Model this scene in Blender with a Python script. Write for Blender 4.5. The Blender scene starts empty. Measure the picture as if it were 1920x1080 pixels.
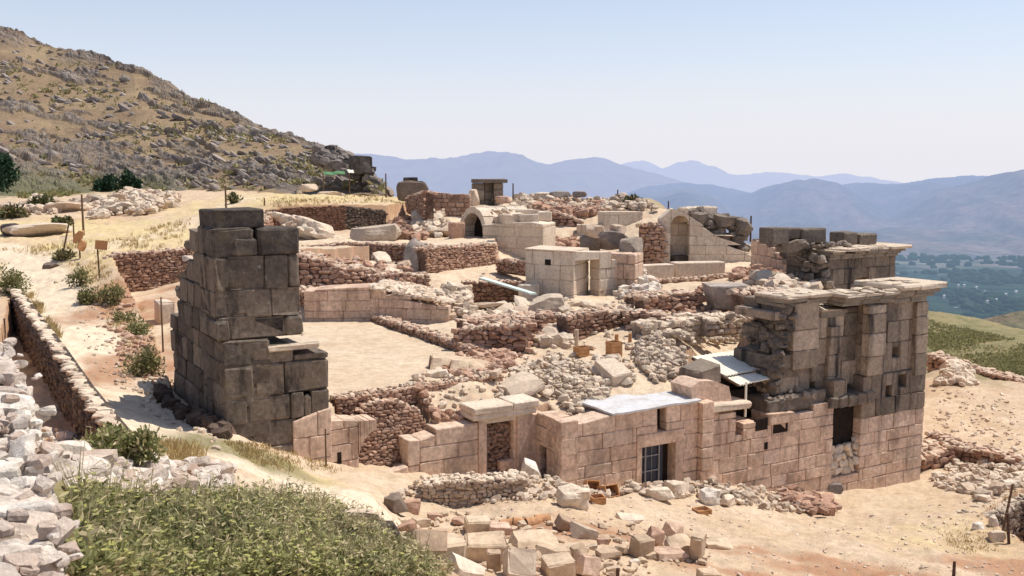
import bpy, math, random
import numpy as np
random.seed(7); RS = np.random.RandomState(11)
scn = bpy.context.scene
COL = bpy.context.collection
R = math.radians

# ------------------------------------------------------------------ camera model
FPX, CZ = 1900.0, 13.0
PITCH = math.atan(230 / FPX)
cP, sP = math.cos(PITCH), math.sin(PITCH)

def ray(px, py):
    a = 540.0 - py
    return np.array([px - 960.0, FPX * cP + a * sP, -FPX * sP + a * cP])

def P(px, py, Y):                       # point seen at (px,py) standing Y metres ahead
    d = ray(px, py); t = Y / d[1]
    return np.array([d[0] * t, Y, CZ + d[2] * t])

def G(px, py, z):                       # point seen at (px,py) lying at height z
    d = ray(px, py); t = (z - CZ) / d[2]
    return np.array([d[0] * t, d[1] * t, z])

# ------------------------------------------------------------------ noise
def _hash(ix, iy, seed):
    h = (ix.astype(np.int64) * 374761393 + iy.astype(np.int64) * 668265263 + seed * 1442695041) & 0x7fffffff
    h = ((h ^ (h >> 13)) * 1274126177) & 0x7fffffff
    return ((h ^ (h >> 16)) & 0xffff) / 65535.0

def vnoise(x, y, seed=0):
    x = np.asarray(x, float); y = np.asarray(y, float)
    ix, iy = np.floor(x), np.floor(y)
    fx, fy = x - ix, y - iy
    fx = fx * fx * (3 - 2 * fx); fy = fy * fy * (3 - 2 * fy)
    a, b = _hash(ix, iy, seed), _hash(ix + 1, iy, seed)
    c, d = _hash(ix, iy + 1, seed), _hash(ix + 1, iy + 1, seed)
    return (a + (b - a) * fx) * (1 - fy) + (c + (d - c) * fx) * fy

def fbm(x, y, oct=4, seed=0, gain=.5):
    s = 0; a = 1; t = 0
    for k in range(oct):
        s = s + a * vnoise(np.asarray(x) * 2 ** k, np.asarray(y) * 2 ** k, seed + 17 * k); t += a; a *= gain
    return s / t - .5

def sstep(a, b, x):
    t = np.clip((x - a) / (b - a), 0, 1); return t * t * (3 - 2 * t)

def inpoly(x, y, poly):
    x = np.asarray(x); y = np.asarray(y); r = np.zeros(x.shape, bool)
    n = len(poly)
    for i in range(n):
        x0, y0 = poly[i][:2]; x1, y1 = poly[(i + 1) % n][:2]
        if y0 == y1: continue
        c = ((y0 > y) != (y1 > y)) & (x < (x1 - x0) * (y - y0) / (y1 - y0) + x0)
        r ^= c
    return r

def pdist(x, y, line):
    d = np.full(np.shape(x), 1e9)
    for (x0, y0), (x1, y1) in zip(line[:-1], line[1:]):
        dx, dy = x1 - x0, y1 - y0
        t = np.clip(((x - x0) * dx + (y - y0) * dy) / (dx * dx + dy * dy + 1e-9), 0, 1)
        d = np.minimum(d, np.hypot(x - x0 - t * dx, y - y0 - t * dy))
    return d

# ------------------------------------------------------------------ mesh builder
class MB:
    def __init__(s): s.v = []; s.c = []; s.f = []; s.n = 0
    def add(s, v, faces, col=(.5, 0, 0, 0)):
        v = np.asarray(v, float).reshape(-1, 3)
        c = np.empty((len(v), 4)); c[:] = col
        s.v.append(v); s.c.append(c)
        if not isinstance(faces, list): faces = [faces]
        for f in faces:
            s.f.append(np.asarray(f, np.int64) + s.n)
        s.n += len(v)
    def build(s, name, mat, parent=None, smooth=False):
        me = bpy.data.meshes.new(name)
        v = np.concatenate(s.v); c = np.concatenate(s.c)
        li = np.concatenate([f.ravel() for f in s.f])
        lt = np.concatenate([np.full(len(f), f.shape[1], np.int64) for f in s.f])
        ls = np.concatenate([[0], np.cumsum(lt)[:-1]])
        me.vertices.add(len(v)); me.vertices.foreach_set('co', v.ravel().astype(np.float32))
        me.loops.add(len(li)); me.loops.foreach_set('vertex_index', li.astype(np.int32))
        me.polygons.add(len(lt)); me.polygons.foreach_set('loop_start', ls.astype(np.int32))
        at = me.color_attributes.new('Col', 'FLOAT_COLOR', 'POINT')
        at.data.foreach_set('color', c.ravel().astype(np.float32))
        me.update(calc_edges=True); me.validate()
        if smooth: me.polygons.foreach_set('use_smooth', np.ones(len(lt), bool))
        else: me.polygons.foreach_set('use_smooth', np.zeros(len(lt), bool))
        if mat: me.materials.append(mat)
        o = bpy.data.objects.new(name, me); COL.objects.link(o)
        if parent: o.parent = parent
        return o

def recentre(o, c):                     # put a mesh object's origin at c
    c = np.asarray(c, float); me = o.data; n = len(me.vertices)
    a = np.empty(n * 3, np.float32); me.vertices.foreach_get('co', a)
    a = (a.reshape(-1, 3) - c).astype(np.float32); me.vertices.foreach_set('co', a.ravel()); me.update()
    o.location = c

def tag(o, label=None, cat=None, group=None, kind=None):
    if cat and not kind: kind = 'thing'
    if label: o['label'] = label
    if cat: o['category'] = cat
    if group: o['group'] = group
    if kind: o['kind'] = kind
    return o

def thing(name, label, cat, group=None, loc=None):
    o = bpy.data.objects.new(name, None); COL.objects.link(o)
    o.empty_display_size = .3
    return tag(o, label, cat, group)

def rebase(root, loc):                  # move an Empty to its base, keeping its parts where they are
    root.location = loc
    for ch in root.children:
        ch.location = [-v for v in loc]

# ------------------------------------------------------------------ templates
def cube_grid(n):
    idx = {}; V = []; Fq = []
    def g(i, j, k):
        if (i, j, k) not in idx: idx[(i, j, k)] = len(V); V.append((i, j, k))
        return idx[(i, j, k)]
    for ax in range(3):
        for side in (0, n):
            for a in range(n):
                for b in range(n):
                    q = []
                    for da, db in ((0, 0), (1, 0), (1, 1), (0, 1)):
                        p = [0, 0, 0]; p[ax] = side; p[(ax + 1) % 3] = a + da; p[(ax + 2) % 3] = b + db
                        q.append(g(*p))
                    if side == 0: q.reverse()
                    Fq.append(q)
    return np.array(V, float) / n * 2 - 1, np.array(Fq)

C1V, C1F = cube_grid(1)
C2V, C2F = cube_grid(2)
C3I, C3F = cube_grid(3)
C3I = np.rint((C3I + 1) * 1.5).astype(int)
C5V, C5F = cube_grid(6)

def n3(p, s, seed):                     # cheap 3d noise
    return (vnoise(p[:, 0] * s + 7.3, p[:, 1] * s + p[:, 2] * s * .7, seed)
            + vnoise(p[:, 1] * s + 3.1, p[:, 2] * s - p[:, 0] * s * .6, seed + 5)) - 1

def make_stone(V, round_, amp, seed):
    p = V / np.linalg.norm(V, axis=1)[:, None]
    q = V * (1 - round_) + p * round_ * 1.15
    q = q + p * (n3(q + seed, 1.1, seed) * amp)[:, None]
    rs = np.random.RandomState(seed)
    for _ in range(3):                  # flat broken faces
        d = rs.normal(size=3); d /= np.linalg.norm(d); lim = rs.uniform(.62, .9)
        t = q @ d - lim; m = t > 0; q[m] -= np.outer(t[m], d)
    return q

STONES = [make_stone(C2V, .55, .3, 100 + k) for k in range(18)]
BOULD = [make_stone(C5V, .62, .45, 300 + k) for k in range(10)]
SLABS = [make_stone(C5V, .25, .22, 500 + k) for k in range(14)]

def rotm(rx, ry, rz):
    a, b, c = math.cos(rx), math.cos(ry), math.cos(rz); d, e, f = math.sin(rx), math.sin(ry), math.sin(rz)
    X = np.array([[1, 0, 0], [0, a, -d], [0, d, a]]); Y = np.array([[b, 0, e], [0, 1, 0], [-e, 0, b]])
    Z = np.array([[c, -f, 0], [f, c, 0], [0, 0, 1]])
    return Z @ Y @ X

def stone(mb, c, size, rot=None, col=None, kind=0):
    T, Fq = ((STONES, C2F), (BOULD, C5F), (SLABS, C5F))[kind]
    t = T[random.randrange(len(T))] * (np.asarray(size) * .5)
    if rot is None: rot = (random.uniform(-.4, .4), random.uniform(-.4, .4), random.uniform(0, 6.28))
    v = t @ rotm(*rot).T + np.asarray(c)
    mb.add(v, Fq, col if col is not None else (random.random(), random.random() * .25, 0, 0))

def _bev(bx, by, bz):
    b = (bx, by, bz); V = np.empty((len(C3I), 3))
    for a in range(3):
        V[:, a] = np.array([-1, -1 + b[a], 1 - b[a], 1])[C3I[:, a]]
    ext = (C3I == 0) | (C3I == 3); k = ext.sum(1)
    for a in range(3):
        pull = np.where(k == 3, .62, np.where(k == 2, .34, 0)) * b[a]
        V[:, a] -= np.where(ext[:, a], np.sign(V[:, a]) * pull, 0)
    return V

def hexa(mb, fn, u0, u1, w0, w1, z0, zt0, zt1, bev=.02, rough=.006, col=None):
    """one dressed block: u along a wall, w into it, z up; fn maps (u,w,z) to the world"""
    du, dw, dz = max(u1 - u0, .02), max(w1 - w0, .02), max(max(zt0, zt1) - z0, .02)
    B = _bev(min(.45, 2 * bev / du), min(.45, 2 * bev / dw), min(.45, 2 * bev / dz)) * .5 + .5
    B = B + RS.uniform(-1, 1, B.shape) * rough / np.array([du, dw, dz])
    u = u0 + B[:, 0] * du; w = w0 + B[:, 1] * dw
    zt = zt0 + (zt1 - zt0) * B[:, 0]
    z = z0 + B[:, 2] * (zt - z0)
    mb.add(fn(u, w, z), C3F, col if col is not None else (random.random(), 0, 0, 0))

def dressed(mb, c, size, rot=(0, 0, 0), bev=.03, rough=.015, col=None):
    """a free cut block, chipped, centred at c"""
    M = rotm(*rot); c = np.asarray(c)
    def fn(u, w, z): return np.stack([u, w, z], 1) @ M.T + c
    x, y, z = np.asarray(size) / 2
    hexa(mb, fn, -x, x, -y, y, -z, z, z, bev, rough, col)

# ------------------------------------------------------------------ wall frames
class Fr:
    def __init__(s, o, d):
        s.o = np.array(o[:2], float); s.d = np.array(d[:2], float); s.d /= np.hypot(*s.d)
        s.n = np.array([s.d[1], -s.d[0]])           # towards the viewer's side
    @staticmethod
    def two(A, B):
        f = Fr(A, (B[0] - A[0], B[1] - A[1])); f.L = math.hypot(B[0] - A[0], B[1] - A[1]); return f
    def back(s, w): return Fr(s.o - s.n * w, s.d)
    def uz(s, px, py):
        r = ray(px, py)
        t = (s.o @ s.n) / (r[:2] @ s.n); p = r * t
        return float((p[:2] - s.o) @ s.d), float(CZ + p[2])
    def u(s, px, py): return s.uz(px, py)[0]
    def W(s, u, w, z):
        u, w, z = np.broadcast_arrays(np.asarray(u, float), w, z)
        xy = s.o + u[..., None] * s.d - w[..., None] * s.n
        return np.concatenate([xy, z[..., None]], -1)

def prof(pts):
    xs = [p[0] for p in pts]; zs = [p[1] for p in pts]
    return lambda u: float(np.interp(u, xs, zs))

def ashlar(mb, fr, u0, u1, top, bot, thick=.6, ch=.55, bl=1.0, opens=(), bev=.024, jit=.022, dark=None, w0=0.0, rough=.009, chv=.2, seed=None, missing=0.0, coreg=.6, slope=False, pale=(0, 0, 0, .12, .28)):
    """courses of dressed blocks with open joints over a darker core; top/bot are profiles or numbers"""
    rr = random.Random(seed if seed is not None else random.random())
    tf = top if callable(top) else (lambda u: top)
    bf = bot if callable(bot) else (lambda u: bot)
    us = np.linspace(u0, u1, 40)
    zmin, zmax = min(bf(u) for u in us), max(tf(u) for u in us)
    zs = [zmin]
    while zs[-1] < zmax - .02: zs.append(zs[-1] + ch * rr.uniform(1 - chv, 1 + chv))
    zs[-1] = zmax
    if len(zs) > 2 and zs[-1] - zs[-2] < ch * .4: zs.pop(-2)
    for za, zb in zip(zs[:-1], zs[1:]):
        cuts = [u0]; u = u0 + bl * rr.uniform(.3, 1)
        while u < u1 - .25 * bl: cuts.append(u); u += bl * rr.uniform(.65, 1.4)
        cuts.append(u1)
        for (oa, ob, oz0, oz1) in opens:
            if oz1 > za + .02 and oz0 < zb - .02:
                cuts = [c for c in cuts if not (oa - .12 < c < ob + .12)] + [oa, ob]
        cuts = sorted(set(cuts))
        for a, b in zip(cuts[:-1], cuts[1:]):
            m = (a + b) / 2
            segs = [(za, zb)]
            for (oa, ob, oz0, oz1) in opens:
                if oa <= m <= ob:
                    ns = []
                    for s0, s1 in segs:
                        if oz0 > s0: ns.append((s0, min(s1, oz0)))
                        if oz1 < s1: ns.append((max(s0, oz1), s1))
                    segs = ns
            for s0, s1 in segs:
                s0 = max(s0, bf(m)); ta, tb = min(s1, tf(a + .01)), min(s1, tf(b - .01))
                if max(ta, tb) - s0 < .06: continue
                ta, tb = max(ta, s0 + .03), max(tb, s0 + .03)
                if not slope and abs(ta - tb) > .35 * ch and s1 - s0 > .3:      # ragged top: break the block instead of slicing it
                    ta = tb = (ta + tb) / 2
                if missing and rr.random() < missing and s1 > tf(m) - ch * 1.2: continue
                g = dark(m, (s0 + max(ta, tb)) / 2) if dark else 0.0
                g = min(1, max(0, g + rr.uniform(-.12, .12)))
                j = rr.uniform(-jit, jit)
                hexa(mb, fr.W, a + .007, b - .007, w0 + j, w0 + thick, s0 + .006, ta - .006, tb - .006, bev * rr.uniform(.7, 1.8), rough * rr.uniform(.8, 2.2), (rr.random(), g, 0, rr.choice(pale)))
                fa = .06 if (a == u0 or any(abs(a - o[1]) < 1e-6 for o in opens)) else -.005
                fb = .06 if (b == u1 or any(abs(b - o[0]) < 1e-6 for o in opens)) else -.005
                box(mb, fr, a + fa, b - fb, w0 + .05, w0 + thick - .05, s0 - .01, min(ta, tb) - .05, (.5, coreg, 0, 0))

def box(mb, fr, u0, u1, w0, w1, z0, z1, col=(.5, 0, 0, 0)):
    if u1 <= u0 or z1 <= z0: return
    V = C1V * .5 + .5
    mb.add(fr.W(u0 + V[:, 0] * (u1 - u0), w0 + V[:, 1] * (w1 - w0), z0 + V[:, 2] * (z1 - z0)), C1F, col)

def polyx(mb, fr, pts, w0, w1, col=(.5, 0, 0, 0)):
    n = len(pts); u = np.array([p[0] for p in pts]); z = np.array([p[1] for p in pts])
    v = np.concatenate([fr.W(u, w0, z), fr.W(u, w1, z)])
    q = [[i, i + n, (i + 1) % n + n, (i + 1) % n] for i in range(n)]
    mb.add(v, [np.array([list(range(n))]), np.array([list(range(2 * n - 1, n - 1, -1))]), np.array(q)], col)

def rubble(mb, fr, u0, u1, top, bot, thick=.6, s=.24, w0=0.0, batter=0.0, dark=.1, cap=True, flat=.6, earth=0.0, back=False, capdark=0.0, rag=.35):
    """a wall of small rough stones: core plus laid stones on the face, the ends and the top"""
    tf = top if callable(top) else (lambda u: top)
    bf = bot if callable(bot) else (lambda u: bot)
    N = max(2, int((u1 - u0) / .5)); us = np.linspace(u0, u1, N + 1)
    for a, b in zip(us[:-1], us[1:]):
        zt = min(tf(a), tf(b)) - s * .3; zb = min(bf(a), bf(b))
        if zt - zb > .05:
            V = C1V * .5 + .5; zz = zb - .1 + V[:, 2] * (zt - zb + .1)
            ww = w0 + s * .3 + V[:, 1] * (thick - s * .3 - (s * .28 if back else 0)) + np.where(V[:, 1] < .5, batter * (zz - zb), batter * (zt - zb))
            mb.add(fr.W(a + V[:, 0] * (b - a), ww, zz), C1F, (.5, .8, earth, 0))
    def face(wf, sign):
        zmin = min(bf(u) for u in us); zmax = max(tf(u) for u in us)
        z = zmin
        while z < zmax + s * .2:
            h = s * flat * random.uniform(.75, 1.3); u = u0 - random.random() * s * .3
            while u < u1:
                w = s * random.uniform(.7, 1.9)
                m = u + w / 2; zc = z + h / 2 + random.uniform(-.03, .03)
                if bf(m) - s * .3 < zc < tf(m) - s * .1 + random.uniform(-rag, .1) * s:
                    ww = wf + batter * (zc - zmin) + random.uniform(-.04, .04) * s * 4
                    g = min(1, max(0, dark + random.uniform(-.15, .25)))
                    c = fr.W(m, ww + sign * s * .25, zc)
                    yaw = math.atan2(fr.d[1], fr.d[0])
                    stone(mb, c, (w * 1.03, s * .9, h * 1.12), (random.uniform(-.12, .12), random.uniform(-.1, .1), yaw + random.uniform(-.15, .15)),
                          (random.random(), g, earth, 0))
                u += w
            z += h
    face(w0, 1)
    if back: face(w0 + thick, -1)
    if cap:
        u = u0
        while u < u1:
            w = w0
            while w < w0 + thick:
                ss = s * random.uniform(.7, 1.5)
                stone(mb, fr.W(u + random.uniform(0, .5) * s, w + ss * .4 + batter * (tf(u) - bf(u)), tf(min(u, u1)) - ss * .28 + random.uniform(-.05, .05)), (ss, ss * random.uniform(.6, 1), ss * random.uniform(.4, .8)),
                      (random.uniform(-.25, .25), random.uniform(-.25, .25), random.uniform(0, 6.28)), (random.random(), capdark, earth * .5, random.choice([.25, .55, .8])))  # cap stones paler: pale dirt, plus sunlit brightness put into the colour
                w += ss * .75
            u += s * .95

def tube(mb, a, b, r0, r1=None, n=7, col=(.5, 0, 0, 0)):
    a = np.asarray(a, float); b = np.asarray(b, float); r1 = r0 if r1 is None else r1
    d = b - a; d /= np.linalg.norm(d); h = np.array([0, 0, 1.]) if abs(d[2]) < .9 else np.array([1., 0, 0])
    x = np.cross(d, h); x /= np.linalg.norm(x); y = np.cross(d, x)
    t = np.arange(n) * 2 * math.pi / n; ring = np.outer(np.cos(t), x) + np.outer(np.sin(t), y)
    v = np.concatenate([a + ring * r0, b + ring * r1])
    q = [[i, (i + 1) % n, (i + 1) % n + n, i + n] for i in range(n)]
    mb.add(v, [np.array(q), np.array([list(range(n - 1, -1, -1))]), np.array([list(range(n, 2 * n))])], col)

# ------------------------------------------------------------------ materials
def _nt(name):
    m = bpy.data.materials.new(name); m.use_nodes = True; nt = m.node_tree; nt.nodes.clear()
    return m, nt, nt.nodes, nt.links

def ramp(N, L, src, stops, interp='LINEAR'):
    r = N.new('ShaderNodeValToRGB'); r.color_ramp.interpolation = interp
    while len(r.color_ramp.elements) < len(stops): r.color_ramp.elements.new(.5)
    for e, (p, c) in zip(r.color_ramp.elements, stops):
        e.position = p; e.color = (c, c, c, 1) if isinstance(c, (int, float)) else (*c, 1)
    L.new(src, r.inputs[0]); return r.outputs[0]

def noise(N, L, vec, scale, detail=4, rough=.6, mapping=None):
    if mapping is not None:
        mp = N.new('ShaderNodeMapping'); mp.inputs['Scale'].default_value = mapping
        L.new(vec, mp.inputs[0]); vec = mp.outputs[0]
    n = N.new('ShaderNodeTexNoise'); n.inputs['Scale'].default_value = scale
    n.inputs['Detail'].default_value = detail; n.inputs['Roughness'].default_value = rough
    L.new(vec, n.inputs['Vector']); return n.outputs[0]

def mix(N, L, fac, a, b, mode='MIX'):
    m = N.new('ShaderNodeMix'); m.data_type = 'RGBA'; m.blend_type = mode
    for s, v in ((m.inputs[0], fac), (m.inputs[6], a), (m.inputs[7], b)):
        if isinstance(v, (int, float)): s.default_value = v
        elif isinstance(v, tuple): s.default_value = (*v, 1)
        else: L.new(v, s)
    return m.outputs[2]

def math_(N, L, op, a, b=None):
    m = N.new('ShaderNodeMath'); m.operation = op
    for s, v in zip(m.inputs, (a, b)):
        if v is None: continue
        if isinstance(v, (int, float)): s.default_value = v
        else: L.new(v, s)
    return m.outputs[0]

def finish(N, L, col, bump=None, bstr=.4, bdist=.03, rough=.92, spec=.15):
    b = N.new('ShaderNodeBsdfPrincipled'); o = N.new('ShaderNodeOutputMaterial')
    if isinstance(col, tuple): b.inputs['Base Color'].default_value = (*col, 1)
    else: L.new(col, b.inputs['Base Color'])
    b.inputs['Roughness'].default_value = rough; b.inputs['Specular IOR Level'].default_value = spec
    if bump is not None:
        bp = N.new('ShaderNodeBump'); bp.inputs['Strength'].default_value = bstr; bp.inputs['Distance'].default_value = bdist
        L.new(bump, bp.inputs['Height']); L.new(bp.outputs[0], b.inputs['Normal'])
    L.new(b.outputs[0], o.inputs[0]); return b

def stone_mat(name, c1, c2, c3=None, dark=(.03, .027, .025), stain=.35, streak=True, lichen=0.0, sc=1.0, sz=.28, earth=(.28, .12, .06), bstr=.5, tint=.35, fleck=None, bdist=.03):
    """per-stone tint in Col.r, weathering and painted shade in Col.g, earth tint in Col.b"""
    m, nt, N, L = _nt(name)
    g = N.new('ShaderNodeNewGeometry'); pos = g.outputs['Position']
    at = N.new('ShaderNodeAttribute'); at.attribute_name = 'Col'
    sp = N.new('ShaderNodeSeparateColor'); L.new(at.outputs['Color'], sp.inputs[0])
    cr = ramp(N, L, sp.outputs[0], [(0, c1), (.5, c2), (1, c3 or c2)])
    n1 = noise(N, L, pos, .55 * sc, 5); cr = mix(N, L, ramp(N, L, n1, [(.4, 0.), (.62, .55)]), cr, c1)
    n2 = noise(N, L, pos, 7 * sc, 6, .7)
    v = ramp(N, L, n2, [(.25, 1 - tint), (.75, 1 + tint * .5)])
    cr = mix(N, L, 1.0, cr, v, 'MULTIPLY')
    # stains: vertical streaks and blotches
    st = noise(N, L, pos, 1.3 * sc, 6, .65, (1, 1, sz) if streak else (1, 1, 1))
    f = math_(N, L, 'ADD', ramp(N, L, st, [(.46, 0.), (.64, stain)]), 0.0)
    wv = noise(N, L, pos, 2.6 * sc, 5, .7)
    gg = math_(N, L, 'MULTIPLY', sp.outputs[1], ramp(N, L, wv, [(.2, .55), (.6, 1.1)]))
    f = math_(N, L, 'MAXIMUM', f, gg)
    f = math_(N, L, 'MINIMUM', f, .96)
    cr = mix(N, L, f, cr, dark)
    cr = mix(N, L, math_(N, L, 'MULTIPLY', sp.outputs[2], .85), cr, earth)
    cr = mix(N, L, at.outputs['Alpha'], cr, mix(N, L, 1.0, (.70, .56, .42), v, 'MULTIPLY'))
    if lichen:
        l = noise(N, L, pos, 5.5, 3, .55)
        cr = mix(N, L, ramp(N, L, l, [(.66, 0.), (.74, lichen)]), cr, (.34, .33, .30))
        l2 = noise(N, L, pos, 1.7, 4, .6)
        cr = mix(N, L, ramp(N, L, l2, [(.55, 0.), (.72, lichen * .7)]), cr, (.16, .12, .07))
    if fleck:
        l = noise(N, L, pos, 14, 2, .5); cr = mix(N, L, ramp(N, L, l, [(.62, 0.), (.7, .8)]), cr, fleck)
    h1 = noise(N, L, pos, 9 * sc, 8, .7)
    finish(N, L, cr, h1, bstr, bdist)
    return m

def plain(name, col, rough=.7, var=.25, sc=6, spec=.2, metal=0):
    m, nt, N, L = _nt(name)
    g = N.new('ShaderNodeNewGeometry'); n = noise(N, L, g.outputs['Position'], sc, 5)
    c = mix(N, L, 1.0, col, ramp(N, L, n, [(.3, 1 - var), (.7, 1 + var * .6)]), 'MULTIPLY')
    b = finish(N, L, c, n, .2, .01, rough, spec); b.inputs['Metallic'].default_value = metal
    return m

M = {}
M['ashlar'] = stone_mat('pink_limestone', (.74, .51, .37), (.84, .62, .47), (.67, .46, .33), dark=(.17, .105, .07), stain=.6, tint=.5, lichen=.12)
M['ashlar2'] = stone_mat('pale_limestone', (.72, .58, .44), (.78, .65, .515), (.67, .52, .39), dark=(.16, .12, .09), stain=.3)
M['grey'] = stone_mat('weathered_grey_limestone', (.33, .26, .20), (.42, .335, .26), (.26, .205, .16), dark=(.035, .03, .03), stain=.6, lichen=.6, tint=.5)
M['tower'] = stone_mat('weathered_tower_stone', (.47, .36, .26), (.56, .42, .31), (.38, .30, .22), dark=(.03, .026, .026), stain=.97, lichen=.2, tint=.5, sz=.12)
M['red'] = stone_mat('red_rubble', (.55, .32, .215), (.65, .44, .32), (.42, .235, .155), dark=(.045, .022, .018), stain=.25, streak=False, tint=.5)
M['pale'] = stone_mat('pale_rubble', (.74, .58, .43), (.80, .67, .52), (.62, .44, .31), dark=(.12, .09, .07), stain=.3, streak=False, tint=.4)
M['white'] = stone_mat('white_wall_stone', (.86, .75, .63), (.88, .80, .69), (.76, .58, .45), dark=(.24, .15, .11), stain=.5, streak=False, tint=.5, bstr=1.0, bdist=.05)
M['brownw'] = stone_mat('brown_wall_stone', (.27, .20, .15), (.34, .25, .19), (.20, .15, .12), dark=(.03, .025, .022), stain=.4, streak=False, tint=.5)
M['block'] = stone_mat('yellow_cut_stone', (.62, .46, .31), (.70, .55, .39), (.52, .37, .255), dark=(.16, .10, .07), stain=.35, streak=False, tint=.35)
M['rock'] = stone_mat('grey_rock', (.40, .325, .275), (.50, .42, .36), (.31, .25, .22), dark=(.05, .043, .042), stain=.55, streak=False, sc=.5, tint=.5)
M['wood'] = plain('weathered_wood', (.16, .10, .06), .9, .4, 14)
M['orange'] = plain('orange_wood', (.50, .25, .11), .8, .25, 9)
M['terra'] = plain('terracotta', (.50, .26, .13), .9, .35, 9)
M['white_sheet'] = plain('white_painted_sheet', (.76, .69, .57), .95, .12, 3, .0)
M['metal'] = plain('grey_metal', (.30, .30, .32), .5, .2, 12, .4, .6)
M['shade_void'] = plain('painted_shade', (.035, .026, .022), 1, .3, 5, 0)  # near-black colour standing in for shade inside openings and holes
M['plank'] = plain('pale_green_plank', (.62, .72, .64), .6, .1, 5)
M['tarp'] = plain('green_tarp', (.10, .22, .09), .6, .2, 5)
M['bluetarp'] = plain('teal_tarp', (.16, .28, .27), .6, .25, 5)
M['rust'] = plain('rusty_iron', (.10, .055, .04), .85, .4, 15)
# ================================================================== plan of the site
TH = math.atan(.58)
U2 = np.array([math.cos(TH), math.sin(TH)])
PD = Fr((0, 33.7), U2)                   # line of the doorway wall
PF = PD.back(-1.6)                       # line of the gate wall, stepping forward
def D2(u, w): return PD.W(u, w, 0)[:2]

# ---- land heights from surveyed points (pixel column, row, distance)
EXT = [(80,1075,6.6),(300,1075,10.5),(150,930,11.5),(600,1075,12.5),(820,1075,17),(700,1010,18.5),(300,930,15.5),(500,950,17),(620,985,20),
 (400,890,20.5),(200,870,17),(600,930,24),(690,915,25.5),(450,850,26.5),(300,790,29.5),(420,810,29),(530,860,28),(600,900,27.5),(200,700,35),(270,700,36),(150,620,42),(220,600,45),
 (100,550,52),(50,490,62),(0,465,66),(120,470,64),(200,470,60.5),(300,460,63),(350,430,73),(350,402,84),(200,420,80),(100,420,78),(0,430,74),
 (350,376,105),(200,384,100),(50,395,95),(250,360,130),(50,366,130),(450,362,120),(600,366,112),(700,370,95),(600,386,75),(520,390,74),(720,386,76),(780,380,90),(660,358,150),
 (735,950,26.5),(800,1000,24.5),(760,930,28.5),(900,930,30.5),(900,1000,25.5),(900,1075,20.5),(1100,1075,21.5),(1100,1000,26),(1100,936,30.2),(1300,936,32.4),(1200,914,33.0),(1060,918,31.3),(1330,914,34.4),(960,908,31.4),(1235,918,35.6),(1100,916,33.4),(940,906,33.0),(1420,926,35.4),(1300,1000,28.5),
 (1300,1075,23.5),(1500,1075,25),(1500,990,31),(1500,945,36),(1600,925,39.5),(1700,890,42.5),(1750,880,43.5),(1700,960,35.5),(1700,1050,28),(1900,1050,28.5),(1900,960,34.5),(1850,900,41),(1920,890,42),
 (1800,795,52),(1850,742,59),(1760,700,65),(1900,722,61),(1850,690,67),(1850,640,85),(1850,602,115),(1760,588,115),(1930,625,115),(1850,640,170),(1760,640,170),
 (1600,748,60),(1500,700,75),(1300,600,100),(1230,397,82),(1100,380,98),(1000,373,104),(1050,376,110),(1150,386,100),(1190,402,86),(1100,395,88),(1000,388,90),(880,376,96),(1250,402,95),(1100,420,130),(1000,405,130),(880,405,130),(1250,470,120),
 (1100,520,200),(880,480,200),(1400,560,110),(1400,475,72),(-500,1000,8),(-500,600,30),(-500,450,80),(-500,370,140),(2500,1050,28),(2500,800,55),(2500,700,90),(2500,760,170),
 (960,1500,10),(0,1400,4),(1900,1500,12),(2600,1500,14),(-500,1400,4)]
INT = [(x, y, G(x, y, z)[1]) for x, y, z in [
 (640,772,5.15),(700,766,5.1),(780,754,5.1),(870,742,5.1),(740,800,4.6),(800,812,4.3),(870,788,4.4),(960,730,5.0),(1010,715,5.0),(1040,755,4.6),(1100,762,4.5),(1200,738,4.65),(1290,725,4.7),(1360,712,4.3),(1320,690,4.7),(1400,670,4.9),(1100,690,5.2),(1240,690,5.2),(1300,660,5.4),(1050,640,5.6),(1200,625,5.9),(1400,620,6.1),(1450,560,6.5),(1000,562,6.0),
 (1150,570,6.0),(900,595,5.7),(868,579,5.75),(930,581,5.75),(992,580,5.8),(1300,560,6.2),(900,535,6.2),(1000,500,6.6),(1300,500,6.6),(1400,500,6.7),(600,520,6.7),(750,520,6.7),(850,520,6.6),(650,450,8.2),(850,450,8.2),(950,480,7.2),
 (1050,450,7.4),(1150,440,7.6),(1200,470,7.0),(1100,400,8.7),(1000,388,9.0),(1300,420,7.6),(570,600,5.5),(690,600,5.5),(850,660,5.5),(640,740,5.5),(500,700,5.5),(400,640,5.5),(300,575,5.6),(250,560,5.6),(600,430,8.3),(880,420,8.3),
 (560,560,6.2),(1600,560,6.0),(1700,650,5.5),(1550,680,5.0),(1500,720,4.3),(1600,700,4.6),(1440,660,5.6)]] + [(1230,396,80),(1050,372,96),(1450,475,68)]

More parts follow.
